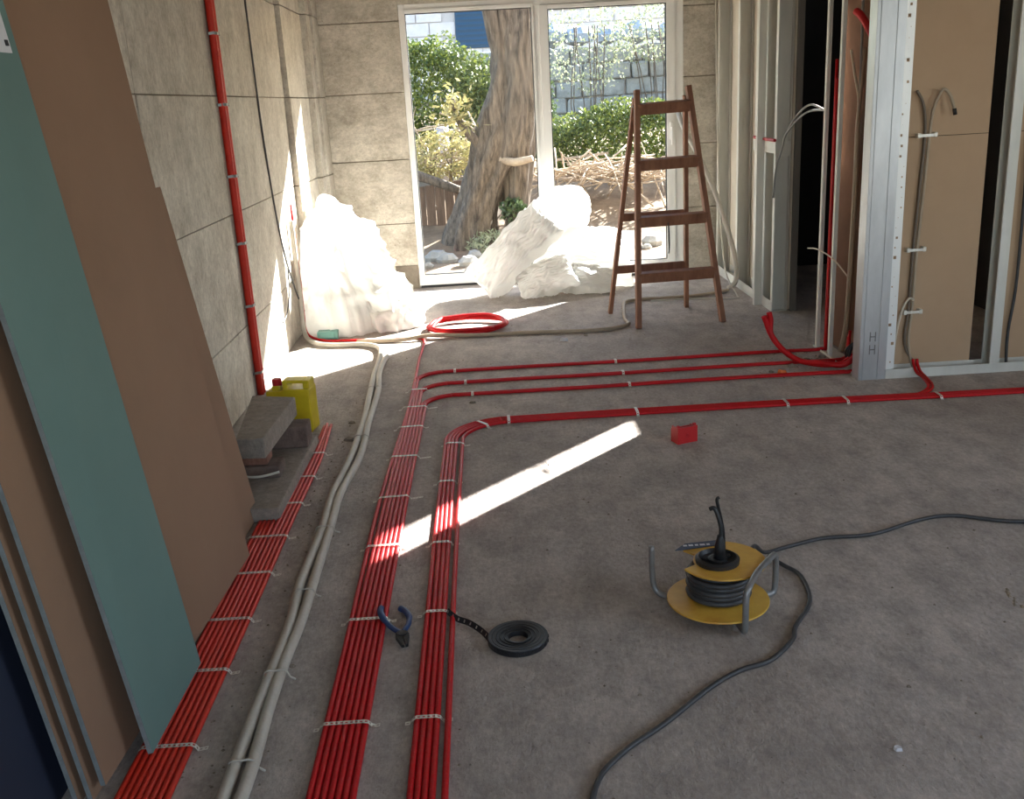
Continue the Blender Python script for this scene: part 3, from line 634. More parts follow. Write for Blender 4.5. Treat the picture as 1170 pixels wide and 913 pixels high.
# stud bay by the corner
for k, (x, dy, ty, top) in enumerate([(2.000, 0.0, 5.44, 1.66), (2.006, -0.022, 5.26, 1.66), (2.012, 0.028, 5.34, 1.95)]):
    wire([(x - 0.02, 5.36 + dy, 0.03), (x, 5.345 + dy, 0.20), (x, 5.322 + dy, 0.55), (x, 5.31 + dy, 0.93), (x, 5.312 + dy * 0.5, 1.25), (x, 5.30 + 0.3 * dy, 1.40), (x, (5.30 + ty) / 2, 1.53), (x, ty, top)], 0.0075, (m_wire, m_beige_c, m_wireg)[k],
         ['front', 'middle', 'back'][k] + ' one of three cables running up the stud bay beside the corner stud', 'cables in the stud bay')
wire([(1.885, 5.68, 0.58), (1.90, 5.55, 0.59), (1.905, 5.30, 0.57), (1.93, 5.15, 0.50)], 0.004, m_wire, 'thin pale wire stretched across the stud bay at shin height')
for k in range(2):
    wire([(1.955 - 0.006 * k, 6.63, 0.78), (1.95, 6.58, 0.965), (1.945, 6.45, 1.10), (1.935, 6.317 + 0.02 * k, 1.22 - 0.02 * k), (1.93, 6.07, 1.335 - 0.03 * k), (1.925, 5.84, 1.385 - 0.035 * k), (1.945, 5.66, 1.355)], 0.006, m_wireg,
         ('upper' if k == 0 else 'lower') + ' grey cable arching across the dark doorway', 'cables across the doorway')
# dark cable ends on the floor of the bay
for k in range(3):
    wire([(1.93 + 0.015 * k, 5.09 + 0.04 * k, 0.02), (1.945, 5.10 + 0.03 * k, 0.09), (1.97 + 0.01 * k, 5.12 + 0.02 * k, 0.13)], 0.007, m_black, ['left', 'middle', 'right'][k] + ' stubby black cable end at the foot of the stud bay', 'black cable ends', name='cable_end')

# ================================================================== LADDER
lad = empty('step_ladder', (1.22, 6.62, 0))
f1, f2 = V((0.985, 6.35, 0)), V((1.562, 6.40, 0)); r1, r2 = V((0.862, 6.87, 0)), V((1.425, 6.93, 0))
t1, t2 = V((1.035, 6.60, 1.52)), V((1.375, 6.63, 1.53)); q1, q2 = V((1.025, 6.635, 1.47)), V((1.365, 6.67, 1.47))
AX = (t2 - t1).normalized()
for a, b in ((f1, t1), (f2, t2)): cpart(MB().bar(a, b, 0.034, 0.052, side=AX), 'leg', m_wood, lad, bevel=0.003)
for a, b in ((r1, q1), (r2, q2)): cpart(MB().bar(a, b, 0.028, 0.040, side=AX), 'leg', m_wood, lad, bevel=0.003)
for z in (0.33, 0.69, 1.05, 1.40):
    a = f1.lerp(t1, z / 1.52); b = f2.lerp(t2, z / 1.52)
    cpart(MB().bar(a, b, 0.07, 0.045, side=(0, -0.25, 1)), 'tread', m_wood, lad, bevel=0.003)
for z in (0.32, 0.69):
    a = r1.lerp(q1, z / 1.47); b = r2.lerp(q2, z / 1.47)
    cpart(MB().bar(a, b, 0.022, 0.055, side=(0, 1, 0)), 'cross_bar', m_wood, lad, bevel=0.003)
cpart(MB().tube([t1 + V((-0.03, 0.01, -0.1)), t2 + V((0.03, 0.01, -0.1))], 0.008, 8), 'hinge_rod', m_tubesteel, lad, smooth=True)
cpart(MB().tube(smooth_path([(1.20, 6.42, 0.68), (1.22, 6.5, 0.50), (1.24, 6.62, 0.45), (1.26, 6.7, 0.5), (1.27, 6.78, 0.68)], 5), 0.004, 6), 'stay_cord', m_cable, lad, smooth=True)
tag(lad, 'dark brown wooden step ladder standing open before the window', 'ladder')

# ================================================================== SACKS AND PLASTIC FILM
def fibo_bag(name, c, dims, rot, seed, pinch=0.0, label='', group=None, fold=0.10, cat='sack', neck=None):
    import bmesh
    bm = bmesh.new(); bmesh.ops.create_icosphere(bm, subdivisions=5, radius=1.0)
    for v in bm.verts:
        p = v.co.copy()
        e = 2.6
        s_ = (abs(p.x) ** e + abs(p.y) ** e + abs(p.z) ** e) ** (-1 / e); p = p * s_ * 0.95
        if pinch: k = 1 - pinch * max(0.0, p.x) ** 2; p.y *= k; p.z *= k
        n1 = noise.noise(p * 1.7 + V((seed * 5.3, 0, 0))) * 0.16
        d = p + V((seed, seed * 2, 0)); d = V((d.x * 1.4 + 0.6 * noise.noise(p * 2), d.y * 4.2, d.z * 3.2))
        n2 = (1 - abs(noise.noise(d)) * 2) * fold
        n3 = (1 - abs(noise.noise(d * 2.7 + V((9, 0, 0)))) * 2) * fold * 0.55 + (1 - abs(noise.noise(d * 5.5 + V((3, 9, 0)))) * 2) * fold * 0.2
        p = p * (1 + n1 + n2 * 0.8 + n3)
        v.co = V((p.x * dims[0], p.y * dims[1], p.z * dims[2]))
    me = bpy.data.meshes.new(name); bm.to_mesh(me); bm.free()
    me.transform(Matrix.Rotation(rot[2], 4, 'Z') @ Matrix.Rotation(rot[1], 4, 'Y') @ Matrix.Rotation(rot[0], 4, 'X'))
    for v in me.vertices:
        if v.co.z + c[2] < 0.004: v.co.z = 0.004 - c[2] + (v.co.z + c[2]) * 0.02 + 0.01
        if v.co.y + c[1] > 8.315: v.co.y = 8.315 - c[1]
        if v.co.x + c[0] < -1.285: v.co.x = -1.285 - c[0]
    me.polygons.foreach_set('use_smooth', [True] * len(me.polygons)); me.materials.append(m_bag)
    o = bpy.data.objects.new(name, me); COL.objects.link(o); o.location = c
    if neck:
        pass
    tag(o, label, cat, group); return o
gs = 'white plastic sacks by the window'
def pillow_sack(c, ax, nrm, L, W, T, seed, label, fold=0.05, droop=0.0):
    """a filled sack: flat seam round a rectangle, puffed faces, creases running in from the seams"""
    ax = V(ax).normalized(); nrm = V(nrm); nrm = (nrm - ax * nrm.dot(ax)).normalized(); ay = nrm.cross(ax); c = V(c)
    n = 56; b = MB(); vs_ = []
    for side in (1, -1):
        for j in range(n + 1):
            for i in range(n + 1):
                u = -1 + 2 * i / n; v = -1 + 2 * j / n
                e = max(0.0, (1 - abs(u) ** 2.2) * (1 - abs(v) ** 2.2)) ** 0.42
                q = V((u * 2.2 + seed, v * 2.2, side * 3))
                lump = 1 + 0.30 * noise.noise(q * 0.7)
                ray_ = math.atan2(v, u) * 5
                near = max(abs(u), abs(v)) ** 3
                cr = (1 - 2 * abs(noise.noise(V((ray_ + seed, near * 1.5, side)))))*near + 0.8 * (1 - 2 * abs(noise.noise(V((u * 3.0 + v * 1.2 + seed, v * 6.5 - u * 2, side * 2)))))
                cr += 0.16 * (1 - 2 * abs(noise.noise(V((u * 9 + seed, v * 11, side * 5)))))
                z = side * (T * e * lump + fold * cr * min(1, e * 2.2) * 0.55)
                x = u * L * (1 - 0.13 * (1 - abs(u)) * 0 - 0.10 * (1 - v * v) * abs(u) ** 3) + 0.02 * noise.noise(V((v * 4, seed, 1)))
                y = v * W * (1 - 0.16 * (1 - u * u) * abs(v) ** 3) + 0.03 * noise.noise(V((u * 3, seed, 7)))
                p = c + ax * x + ay * y + nrm * z
                p.z -= droop * u * u
                if p.z < 0.004: p.z = 0.004 + 0.01 * (0.5 + 0.5 * noise.noise(V((x * 9, y * 9, seed))))
                if p.y > 8.312: p.y = 8.312
                vs_.append(p - c)
    m_ = (n + 1) * (n + 1); fs_ = []
    for j in range(n):
        for i in range(n):
            a = j * (n + 1) + i; q = (a, a + 1, a + n + 2, a + n + 1)
            fs_.append(q); fs_.append(tuple(m_ + k for k in reversed(q)))
    b.add(vs_, fs_); o = b.build('plastic_sack', m_bag, smooth=True); o.location = c
    import bmesh
    bm = bmesh.new(); bm.from_mesh(o.data); bmesh.ops.remove_doubles(bm, verts=bm.verts, dist=0.0005); bm.to_mesh(o.data); bm.free()
    return tag(o, label, 'sack', gs)
pillow_sack((0.78, 8.02, 0.22), (1, 0.02, -0.12), (0, -0.75, 0.66), 0.44, 0.30, 0.19, 3, 'large white sack lying at the bottom right of the pile by the window', 0.05)
fibo_bag('plastic_sack', (0.64, 8.10, 0.60), (0.24, 0.16, 0.21), (0.2, -0.3, 0.2), 5, 0.0, 'round bulging white sack on top of the pile by the window', gs, 0.05)
pillow_sack((0.22, 7.80, 0.34), (0.72, 0.10, 0.66), (-0.35, -0.85, 0.40), 0.42, 0.19, 0.11, 8, 'long greyish-white sack leaning diagonally on the pile by the window', 0.06)
pillow_sack((0.46, 7.66, 0.13), (0.85, -0.1, 0.35), (-0.2, -0.75, 0.6), 0.25, 0.16, 0.10, 12, 'small crumpled sack at the front of the pile by the window', 0.028)
pillow_sack((0.80, 7.68, 0.10), (1, 0.05, -0.18), (0, -0.6, 0.8), 0.22, 0.14, 0.08, 17, 'flat white sack end at the front right of the pile', 0.025)
gp = 'crumpled plastic film by the left wall'
def film_mound(apex, c, rx, ry, ang, seed, label, sharp=0.8, flo=0.16):
    n_t, n_r = 120, 34; b = MB(); vs_ = []
    for j in range(n_r + 1):
        t = j / n_r
        for i in range(n_t):
            a = 2 * math.pi * i / n_t
            ca, sa = math.cos(a), math.sin(a)
            k = 1 + flo * (1 - 2 * abs(noise.noise(V((ca * 2.2 + seed, sa * 2.2, t * 0.9))))) + 0.5 * flo * (1 - 2 * abs(noise.noise(V((ca * 5 + seed, sa * 5, t * 2.2)))))
            rr = (t ** sharp) * k
            lx, ly = rx * rr * ca, ry * rr * sa
            x = c[0] + (apex[0] - c[0]) * (1 - t) + lx * math.cos(ang) - ly * math.sin(ang)
            y = c[1] + (apex[1] - c[1]) * (1 - t) + lx * math.sin(ang) + ly * math.cos(ang)
            z = apex[2] * (1 - t ** 1.25) * (1 + 0.22 * noise.noise(V((x * 6, y * 6, seed))) * min(1, 4 * t)) + 0.035 * t * (1 + noise.noise(V((x * 14, y * 14, seed)))) * (1 - t)
            q = V((x * 7 + seed, y * 7, z * 7)); k2 = 0.05 * (1 - 2 * abs(noise.noise(q))) + 0.025 * (1 - 2 * abs(noise.noise(q * 2.3)))
            k2 *= min(1, 4 * t) * min(1, (1 - t) * 5)
            x += k2 * (ca * math.cos(ang) - sa * math.sin(ang)); y += k2 * (ca * math.sin(ang) + sa * math.cos(ang)); z += k2 * 0.5
            vs_.append((max(x, -1.283 if y > 7.1 else -1.322), min(y, 8.31), max(z, 0.002)))
    fs_ = [(j * n_t + i, j * n_t + (i + 1) % n_t, (j + 1) * n_t + (i + 1) % n_t, (j + 1) * n_t + i) for j in range(n_r) for i in range(n_t)]
    fs_.append(tuple(reversed([n_r * n_t + i for i in range(n_t)])))
    b.add(vs_, fs_); o = b.build('plastic_film', m_bag, smooth=True)
    return tag(o, label, 'plastic film', gp)
film_mound((-1.17, 7.30, 0.92), (-0.97, 7.05, 0), 0.36, 0.36, 0.2, 5, 'tall crumpled bundle of plastic film leaning on the left wall pilaster', 0.86, 0.26)
film_mound((-0.78, 7.0, 0.27), (-0.74, 6.95, 0), 0.22, 0.24, 0.4, 8, 'low trailing heap of plastic film right of the tall bundle', 0.7, 0.2)
tb = tag(MB().box(-1.19, -1.05, 6.56, 6.64, 0.0, 0.055).box(-1.17, -1.07, 6.55, 6.56, 0.01, 0.045).build('packet', m_teal, bevel=0.008), 'small teal packet at the foot of the plastic film', 'packet')

# ================================================================== JERRY CAN, SLAB, BRICKS
jc = empty('jerry_can', (-0.995, 4.62, 0), math.radians(-8))
b = MB()
outline = [(-0.105, 0.0), (0.105, 0.0), (0.108, 0.02), (0.108, 0.235), (0.095, 0.258), (0.03, 0.262), (-0.03, 0.250), (-0.05, 0.222), (-0.105, 0.222), (-0.108, 0.20), (-0.108, 0.02)]
hole = [(0.005, 0.215), (0.075, 0.215), (0.075, 0.240), (0.010, 0.240)]
# body below the grip, then the grip ring around the hand hole
low = [(-0.108, 0.008), (-0.100, 0.0), (0.100, 0.0), (0.108, 0.008), (0.108, 0.222), (-0.02, 0.222), (-0.034, 0.212), (-0.108, 0.212)]
def extr(b, poly, y0, y1):
    n = len(poly); vs_ = [(x, y0, z) for x, z in poly] + [(x, y1, z) for x, z in poly]
    b.add(vs_, [tuple(range(n)), tuple(reversed(range(n, 2 * n)))] + [((i + 1) % n, i, n + i, n + (i + 1) % n) for i in range(n)])
b = MB(); extr(b, low, -0.058, 0.058)
b.build('body', m_yellow, jc, bevel=0.014)
b = MB(); extr(b, [(-0.09, 0.20), (-0.035, 0.20), (-0.045, 0.232), (-0.085, 0.232)], -0.03, 0.03)
b.build('shoulder', m_yellow, jc, bevel=0.006)
b = MB().box(-0.028, -0.004, -0.04, 0.04, 0.21, 0.262).box(0.076, 0.107, -0.045, 0.045, 0.21, 0.262).box(-0.006, 0.078, -0.04, 0.04, 0.246, 0.262)
b.build('handle', m_yellow, jc, bevel=0.006)
b = MB().lathe([(0.021, 0.225), (0.0235, 0.23), (0.0235, 0.258), (0.020, 0.263)], 20, (-0.066, 0, 0)); b.build('cap', m_redcap, jc, smooth=False)
tag(jc, 'yellow plastic jerry can with red cap behind the concrete slab', 'jerry can')

tag(MB().hexa([(-1.33, 3.48, 0), (-0.852, 3.48, 0), (-0.838, 4.36, 0), (-1.33, 4.36, 0), (-1.33, 3.48, 0.06), (-0.852, 3.48, 0.06), (-0.838, 4.36, 0.06), (-1.33, 4.36, 0.06)]).build('concrete_plinth', m_block, bevel=0.006), 'low flat concrete plinth beside the orange-red conduits', 'plinth')
tag(MB().hexa([(-1.06, 3.77, 0.162), (-0.945, 3.762, 0.162), (-0.918, 4.334, 0.162), (-1.13, 4.40, 0.162), (-1.06, 3.77, 0.25), (-0.945, 3.762, 0.25), (-0.918, 4.334, 0.25), (-1.13, 4.40, 0.25)]).build('concrete_slab', m_block, bevel=0.005), 'grey concrete slab bridging two bricks by the left wall', 'slab')
def brick(x0, x1, y0, y1, z0, z1, m, label):
    return tag(MB().box(x0, x1, y0, y1, z0, z1).build('brick', m, bevel=0.006), label, 'brick', 'bricks under the slab')
brick(-1.09, -0.905, 3.80, 3.92, 0.0605, 0.112, m_brick, 'dark brick under the near end of the slab, with a white wire in front')
brick(-1.06, -0.955, 3.82, 3.92, 0.113, 0.161, mat('red_brick', rgb(140, 96, 80), 0.92, var=rgb(112, 76, 62), scale=14, bump=0.5, bscale=60), 'reddish brick stacked directly under the near end of the slab')
brick(-1.03, -0.85, 4.16, 4.28, 0.0605, 0.161, m_brick, 'dark block under the far end of the slab')
wire([(-1.12, 3.74, 0.12), (-1.04, 3.735, 0.10), (-0.97, 3.735, 0.095), (-0.895, 3.75, 0.105)], 0.0055, m_white_c, 'short white wire lying across the near brick under the slab', name='white_wire')

# ================================================================== RED BOX, DEBRIS
rb_ = empty('socket_box', (0.835, 4.11, 0), 0.35)
b = MB(); t = 0.006; W_, H_ = 0.05, 0.075
b.box(-W_, W_, -0.03, -0.03 + t, 0, H_).box(-W_, W_, 0.03 - t, 0.03, 0, H_ * 0.82).box(-W_, -W_ + t, -0.03 + t, 0.03 - t, 0, H_).box(W_ - t, W_, -0.03 + t, 0.03 - t, 0, H_ * 0.9).box(-W_ + t, W_ - t, -0.03 + t, 0.03 - t, 0, t)
b.build('shell', m_redbox, rb_)
for s_ in (-1, 1): MB().box(s_ * 0.042 - 0.006, s_ * 0.042 + 0.006, -0.022, -0.010, 0.01, H_ + 0.008).build('screw_lug', m_redbox, rb_)
MB().lathe([(0.009, 0.0), (0.009, 0.002)], 12).build('knockout', m_redcap, rb_).matrix_local = Matrix.Translation((0.0, -0.03, 0.035)) @ Matrix.Rotation(math.pi / 2, 4, 'X')
tag(rb_, 'small red plastic socket box on the floor in front of the thick cross run', 'socket box')

def chip(x, y, s_, m, label, seed, name='rubble_chip', cat='rubble', flat=0.45):
    rnd = random.Random(seed); b = MB(); n = 6
    bot = [(x + s_ * math.cos(i * 2 * math.pi / n) * rnd.uniform(0.6, 1.1), y + s_ * math.sin(i * 2 * math.pi / n) * rnd.uniform(0.5, 0.9), 0.0005) for i in range(n)]
    tp = [(x + (p[0] - x) * 0.7, y + (p[1] - y) * 0.7, s_ * flat * rnd.uniform(0.7, 1.2)) for p in bot]
    b.add(bot + tp, [tuple(reversed(range(n))), tuple(range(n, 2 * n))] + [(i, (i + 1) % n, n + (i + 1) % n, n + i) for i in range(n)])
    return tag(b.build(name, m), label, cat, 'loose chips on the floor' if cat == 'rubble' else None)
chip(0.47, 6.126, 0.035, m_paper, 'crumpled white scrap on the floor left of the ladder', 1, 'paper_scrap', 'scrap', 0.6)
chip(1.565, 5.075, 0.028, mat('orange_plastic', rgb(214, 110, 40), 0.5), 'small orange scrap by the curled red conduit ends', 2, 'orange_scrap', 'scrap', 0.8)
chip(0.891, 1.919, 0.016, m_paper, 'pale chip lying on the floor near the lower right', 3)
for n_, (x, y, s_, lb) in enumerate([(-0.70, 4.40, 0.03, 'grey chip of rubble between the white conduits and orange-red ends'), (-0.72, 4.66, 0.022, 'grey chip of rubble just beyond the orange-red conduit ends'), (1.66, 5.20, 0.03, 'lump of rubble at the middle cross run by the stud bay'), (1.78, 5.32, 0.026, 'lump of rubble between cross runs by the stud bay'),
                                 (1.88, 5.36, 0.03, 'lump of mortar at the foot of the stud bay'), (1.52, 5.12, 0.02, 'tiny lump beside the orange scrap'), (0.33, 2.20, 0.007, 'tiny dark chip left of the trailing reel cable'), (1.02, 2.16, 0.008, 'tiny dark chip on the bare floor at lower right'), (0.62, 6.23, 0.02, 'grey chip right of the white scrap'), (-0.12, 4.88, 0.022, 'grey chip under the near cross run'), (-0.62, 2.45, 0.012, 'dark crumb beside the white conduits')]):
    chip(x, y, s_, m_dust, lb, 20 + n_)
b = MB(); rnd = random.Random(5)
for i in range(420):
    if i < 220: x, y = rnd.uniform(-0.8, 1.9), rnd.uniform(1.6, 7.6)
    elif i < 330: x, y = rnd.gauss(-0.73, 0.05), rnd.uniform(1.8, 5.2)
    else: x, y = rnd.gauss(1.75, 0.15), rnd.gauss(5.3, 0.2)
    s_ = rnd.uniform(0.002, 0.006); a = rnd.uniform(0, 3); c, s2 = math.cos(a) * s_, math.sin(a) * s_
    b.add([(x + c, y + s2, 0.0003), (x - s2, y + c, 0.0003), (x - c, y - s2, 0.0003), (x + s2, y - c, 0.0003), (x, y, s_ * 0.9)], [(3, 2, 1, 0), (0, 1, 4), (1, 2, 4), (2, 3, 4), (3, 0, 4)])
tag(b.build('concrete_crumbs', m_dust), 'fine concrete crumbs scattered over the bare floor', 'rubble', kind='stuff')
b = MB(); rnd = random.Random(9)      # spalled crack edges at the right of the floor
pth = [(1.52, 2.62), (1.50, 2.53), (1.535, 2.46), (1.50, 2.38), (1.49, 2.29), (1.46, 2.22), (1.465, 2.15), (1.40, 2.06)]
for i in range(len(pth) - 1):
    if i in (2, 5): continue
    for k in range(5):
        t_ = k / 5; x = pth[i][0] + (pth[i + 1][0] - pth[i][0]) * t_ + rnd.uniform(-0.006, 0.006); y = pth[i][1] + (pth[i + 1][1] - pth[i][1]) * t_
        s_ = rnd.uniform(0.005, 0.011)
        b.add([(x - s_, y - s_ * 1.4, 0.0004), (x + s_ * 0.4, y - s_, 0.0004), (x + s_ * 0.6, y + s_ * 1.3, 0.0004), (x - s_ * 0.5, y + s_, 0.0004), (x, y, 0.0045)], [(3, 2, 1, 0), (0, 1, 4), (1, 2, 4), (2, 3, 4), (3, 0, 4)])
o = b.build('floor_crack', m_joint, fl); o['kind'] = 'stuff'

# ================================================================== CABLE REEL
RX, RY = 0.640, 2.64
reel = empty('cable_reel', (RX, RY, 0), 0)
def disc_with_notch(r, rin, z, th, a0=None, a1=None, seg=56):
    b = MB(); ring = []
    for k in range(seg):
        a = 2 * math.pi * k / seg; ro = r
        if a0 is not None:
            d = (math.degrees(a) - a0) % 360
            if d < (a1 - a0): ro = r * 0.66
        ring.append((a, ro))
    vs_ = []
    for zz in (z, z + th):
        for a, ro in ring: vs_.append((ro * math.cos(a), ro * math.sin(a), zz))
        for a, ro in ring: vs_.append((rin * math.cos(a), rin * math.sin(a), zz))
    fs_ = []; n = seg
    for k in range(n):
        j = (k + 1) % n
        fs_ += [(k, n + k, n + j, j), (2 * n + k, 2 * n + j, 3 * n + j, 3 * n + k), (k, j, 2 * n + j, 2 * n + k), (n + j, n + k, 3 * n + k, 3 * n + j)]
    b.add(vs_, fs_); return b
place(disc_with_notch(0.152, 0.02, 0.030, 0.006).build('lower_flange', m_reely, reel, bevel=0.002), (-0.006, -0.018, 0))
uf = disc_with_notch(0.130, 0.05, 0.140, 0.006, 146, 196).build('upper_flange', m_reely, reel, bevel=0.002)
place(uf, (0.012, 0.01, 0))
MB().lathe([(0.06, 0.041), (0.06, 0.14)], 32).build('core_drum', m_reely, reel, smooth=False)
for k in range(6):
    rr = 0.090 - 0.004 * (k % 2) - 0.006 * (k == 5)
    MB().tube([(rr * math.cos(2 * math.pi * i / 36), rr * math.sin(2 * math.pi * i / 36), 0.050 + k * 0.0145) for i in range(36)], 0.0085, 8, closed=True).build('cable_winding', m_cable, reel, smooth=True)
hub = MB().lathe([(0.065, 0.146), (0.066, 0.158), (0.056, 0.164), (0.050, 0.152), (0.03, 0.150), (0.028, 0.158), (0.022, 0.160)], 32).build('hub', m_black, reel, smooth=False)
place(hub, (-0.004, 0.0, 0))
for k, (x, y) in enumerate([(-0.034, 0.012), (0.032, 0.02), (0.02, -0.036)]):
    MB().lathe([(0.012, 0.151), (0.012, 0.157), (0.008, 0.158)], 14, (x - 0.004, y, 0)).build('socket_hole', m_gasket, reel)
MB().lathe([(0.017, 0.158), (0.016, 0.20), (0.010, 0.225), (0.008, 0.235)], 16, (0.002, -0.005, 0)).build('spindle_boot', m_black, reel, smooth=True)
MB().tube(smooth_path([(0.004, -0.005, 0.23), (0.004, -0.004, 0.26), (-0.004, 0.0, 0.295), (-0.014, 0.005, 0.318), (-0.026, 0.01, 0.314)], 5), 0.0065, 8).build('plug_lead', m_black, reel, smooth=True)
MB().tube(smooth_path([(0.028, 0.05, 0.16), (0.02, 0.035, 0.235), (0.0, 0.01, 0.315), (-0.006, 0.005, 0.345), (0.001, 0.005, 0.352)], 5), 0.005, 8).build('plug_lead', m_black, reel, smooth=True)
lp = MB().add([(-0.115, 0.085, 0.147), (-0.075, 0.128, 0.147), (0.03, 0.138, 0.147), (0.025, 0.105, 0.147), (-0.06, 0.092, 0.147), (-0.115, 0.085, 0.150), (-0.075, 0.128, 0.150), (0.03, 0.138, 0.150), (0.025, 0.105, 0.150), (-0.06, 0.092, 0.150)],
              [(4, 3, 2, 1, 0), (5, 6, 7, 8, 9)] + [(i, (i + 1) % 5, 5 + (i + 1) % 5, 5 + i) for i in range(5)]).build('rating_label', mat('navy_label', rgb(56, 64, 84), 0.5), reel)
for i, (x, w_) in enumerate([(-0.085, 0.012), (-0.068, 0.014), (-0.048, 0.010), (-0.033, 0.016), (-0.012, 0.010)]):
    MB().box(x, x + w_, 0.106, 0.116, 0.1502, 0.1508).build('label_print', m_paper, lp)
# bent tube frame, lying with the reel: one foot up at the left, a handle hoop at the right
T = 0.0095
MB().tube(smooth_path([(-0.02, -0.02, 0.018), (-0.12, 0.02, 0.018), (-0.168, 0.05, 0.022), (-0.185, 0.062, 0.045), (-0.190, 0.063, 0.09), (-0.192, 0.064, 0.178)], 5), T, 10).build('frame_leg', m_tubesteel, reel, smooth=True)
MB().tube(smooth_path([(-0.02, -0.02, 0.018), (0.02, -0.12, 0.015), (0.030, -0.178, 0.013), (0.032, -0.188, 0.03), (0.032, -0.190, 0.07), (0.034, -0.188, 0.130), (0.046, -0.172, 0.147), (0.09, -0.09, 0.147), (0.16, 0.005, 0.147), (0.176, 0.025, 0.142), (0.182, 0.030, 0.12), (0.182, 0.030, 0.05), (0.178, 0.028, 0.02), (0.16, 0.02, 0.014), (0.10, 0.0, 0.016), (-0.02, -0.02, 0.018)], 5), T, 10).build('frame_handle', m_tubesteel, reel, smooth=True)
MB().tube([(0.0, 0.0, 0.014), (0.0, 0.0, 0.16)], 0.016, 14).build('spindle', m_tubesteel, reel, smooth=True)
tag(reel, 'yellow cable reel lying on its side with grey tube frame on the floor', 'cable reel')
wire([(0.735, 2.655, 0.10), (0.76, 2.72, 0.13), (0.80, 2.82, 0.10), (0.86, 2.91, 0.03), (0.958, 2.985, 0.008), (1.094, 3.032, 0.008), (1.231, 3.033, 0.008), (1.316, 3.056, 0.008), (1.47, 3.128, 0.008), (1.604, 3.146, 0.008), (1.82, 3.06, 0.008), (2.4, 3.02, 0.008), (3.2, 3.2, 0.008)], 0.007, m_cable, 'dark grey cable running from the reel to the right', name='reel_cable')
wire([(0.86, 2.885, 0.03), (0.90, 2.85, 0.012), (0.935, 2.775, 0.008), (0.912, 2.614, 0.008), (0.825, 2.475, 0.008), (0.793, 2.404, 0.008), (0.705, 2.311, 0.008), (0.61, 2.271, 0.008), (0.512, 2.2, 0.008), (0.372, 2.066, 0.008), (0.248, 1.96, 0.008), (0.172, 1.845, 0.008), (0.12, 1.6, 0.008)], 0.007, m_cable, 'dark grey cable snaking from behind the reel towards the camera', name='reel_cable')

# ================================================================== ROLL OF BLACK BAND, PLIERS
rl = empty('band_roll', (0.024, 2.505, 0))
MB().lathe([(0.028, 0.002), (0.086, 0.0), (0.088, 0.003), (0.088, 0.017), (0.086, 0.020), (0.030, 0.017)], 40, closed=True).build('wound_band', m_blacktape, rl, smooth=False)
for k in range(4):
    rr = 0.04 + k * 0.012
    MB().tube([(rr * math.cos(2 * math.pi * i / 32), rr * math.sin(2 * math.pi * i / 32), 0.0185) for i in range(32)], 0.0022, 6, closed=True).build('band_turn', m_blacktape, rl, smooth=True)
for k in range(10):
    a = -2.2 + k * 0.28
    MB().box(-0.004, 0.004, -0.0015, 0.0005, 0.006, 0.014).build('punched_hole', m_gasket, rl).matrix_local = Matrix.Rotation(a + math.pi / 2, 4, 'Z') @ Matrix.Translation((0, -0.0885, 0))
tag(rl, 'roll of black perforated mounting band lying on the floor', 'roll')
def band_tail(pts, wd):
    pts = smooth_path(pts, 4); b = MB(); n = len(pts)
    for i in range(n - 1):
        a, c = pts[i], pts[i + 1]; d = (c - a).normalized(); hl = (c - a) * 0.24; mid = (a + c) / 2; u = V((0, 0, 1)); sd_ = u.cross(d) * 0.4 + u * 0.6; sd_.normalize()
        o = [a - sd_ * wd / 2, c - sd_ * wd / 2, c + sd_ * wd / 2, a + sd_ * wd / 2]
        if i % 2:
            b.add(o, [(0, 1, 2, 3)])
        else:
            h = [mid - hl - sd_ * wd / 4, mid + hl - sd_ * wd / 4, mid + hl + sd_ * wd / 4, mid - hl + sd_ * wd / 4]
            b.add(o + h, [(k, (k + 1) % 4, 4 + (k + 1) % 4, 4 + k) for k in range(4)])
    return b
t_ = band_tail([(-0.185, 2.665, 0.025), (-0.155, 2.637, 0.012), (-0.12, 2.612, 0.010), (-0.085, 2.565, 0.010), (-0.062, 2.515, 0.012), (-0.048, 2.46, 0.013)], 0.018).build('band_tail', m_blacktape)
t_.modifiers.new('solid', 'SOLIDIFY').thickness = 0.0015
t_.parent = rl; t_.matrix_parent_inverse = Matrix.Translation((-0.024, -2.505, 0))

pl = empty('pliers', (-0.325, 2.575, 0), math.radians(12)); pl.scale = (1.2, 1.25, 1.1)
MB().tube(smooth_path([(0.004, -0.005, 0.012), (-0.016, 0.03, 0.013), (-0.030, 0.065, 0.018), (-0.034, 0.098, 0.022), (-0.030, 0.115, 0.024)], 4), [0.007] * 8 + [0.0085] * 9, 10).build('handle', m_blue, pl, smooth=True)
MB().tube(smooth_path([(0.006, -0.005, 0.012), (0.026, 0.03, 0.012), (0.034, 0.065, 0.012), (0.030, 0.098, 0.011), (0.018, 0.118, 0.011)], 4), [0.007] * 8 + [0.0085] * 9, 10).build('handle', m_blue, pl, smooth=True)
MB().lathe([(0.014, 0.004), (0.016, 0.008), (0.016, 0.016), (0.012, 0.019)], 18, (0.005, -0.012, 0)).build('pivot', m_blacktape, pl, smooth=False)
extr_b = MB()
for s_ in (-1, 1):
    extr_b.hexa([(0.005 + s_ * 0.001, -0.062, 0.006), (0.005 + s_ * 0.008, -0.060, 0.006), (0.005 + s_ * 0.017, -0.018, 0.004), (0.005 + s_ * 0.001, -0.015, 0.004), (0.005 + s_ * 0.001, -0.062, 0.014), (0.005 + s_ * 0.008, -0.060, 0.014), (0.005 + s_ * 0.017, -0.018, 0.018), (0.005 + s_ * 0.001, -0.015, 0.018)])
extr_b.build('jaws', m_black, pl)
tag(pl, 'blue-handled pliers lying open against the wide red bundle', 'pliers')

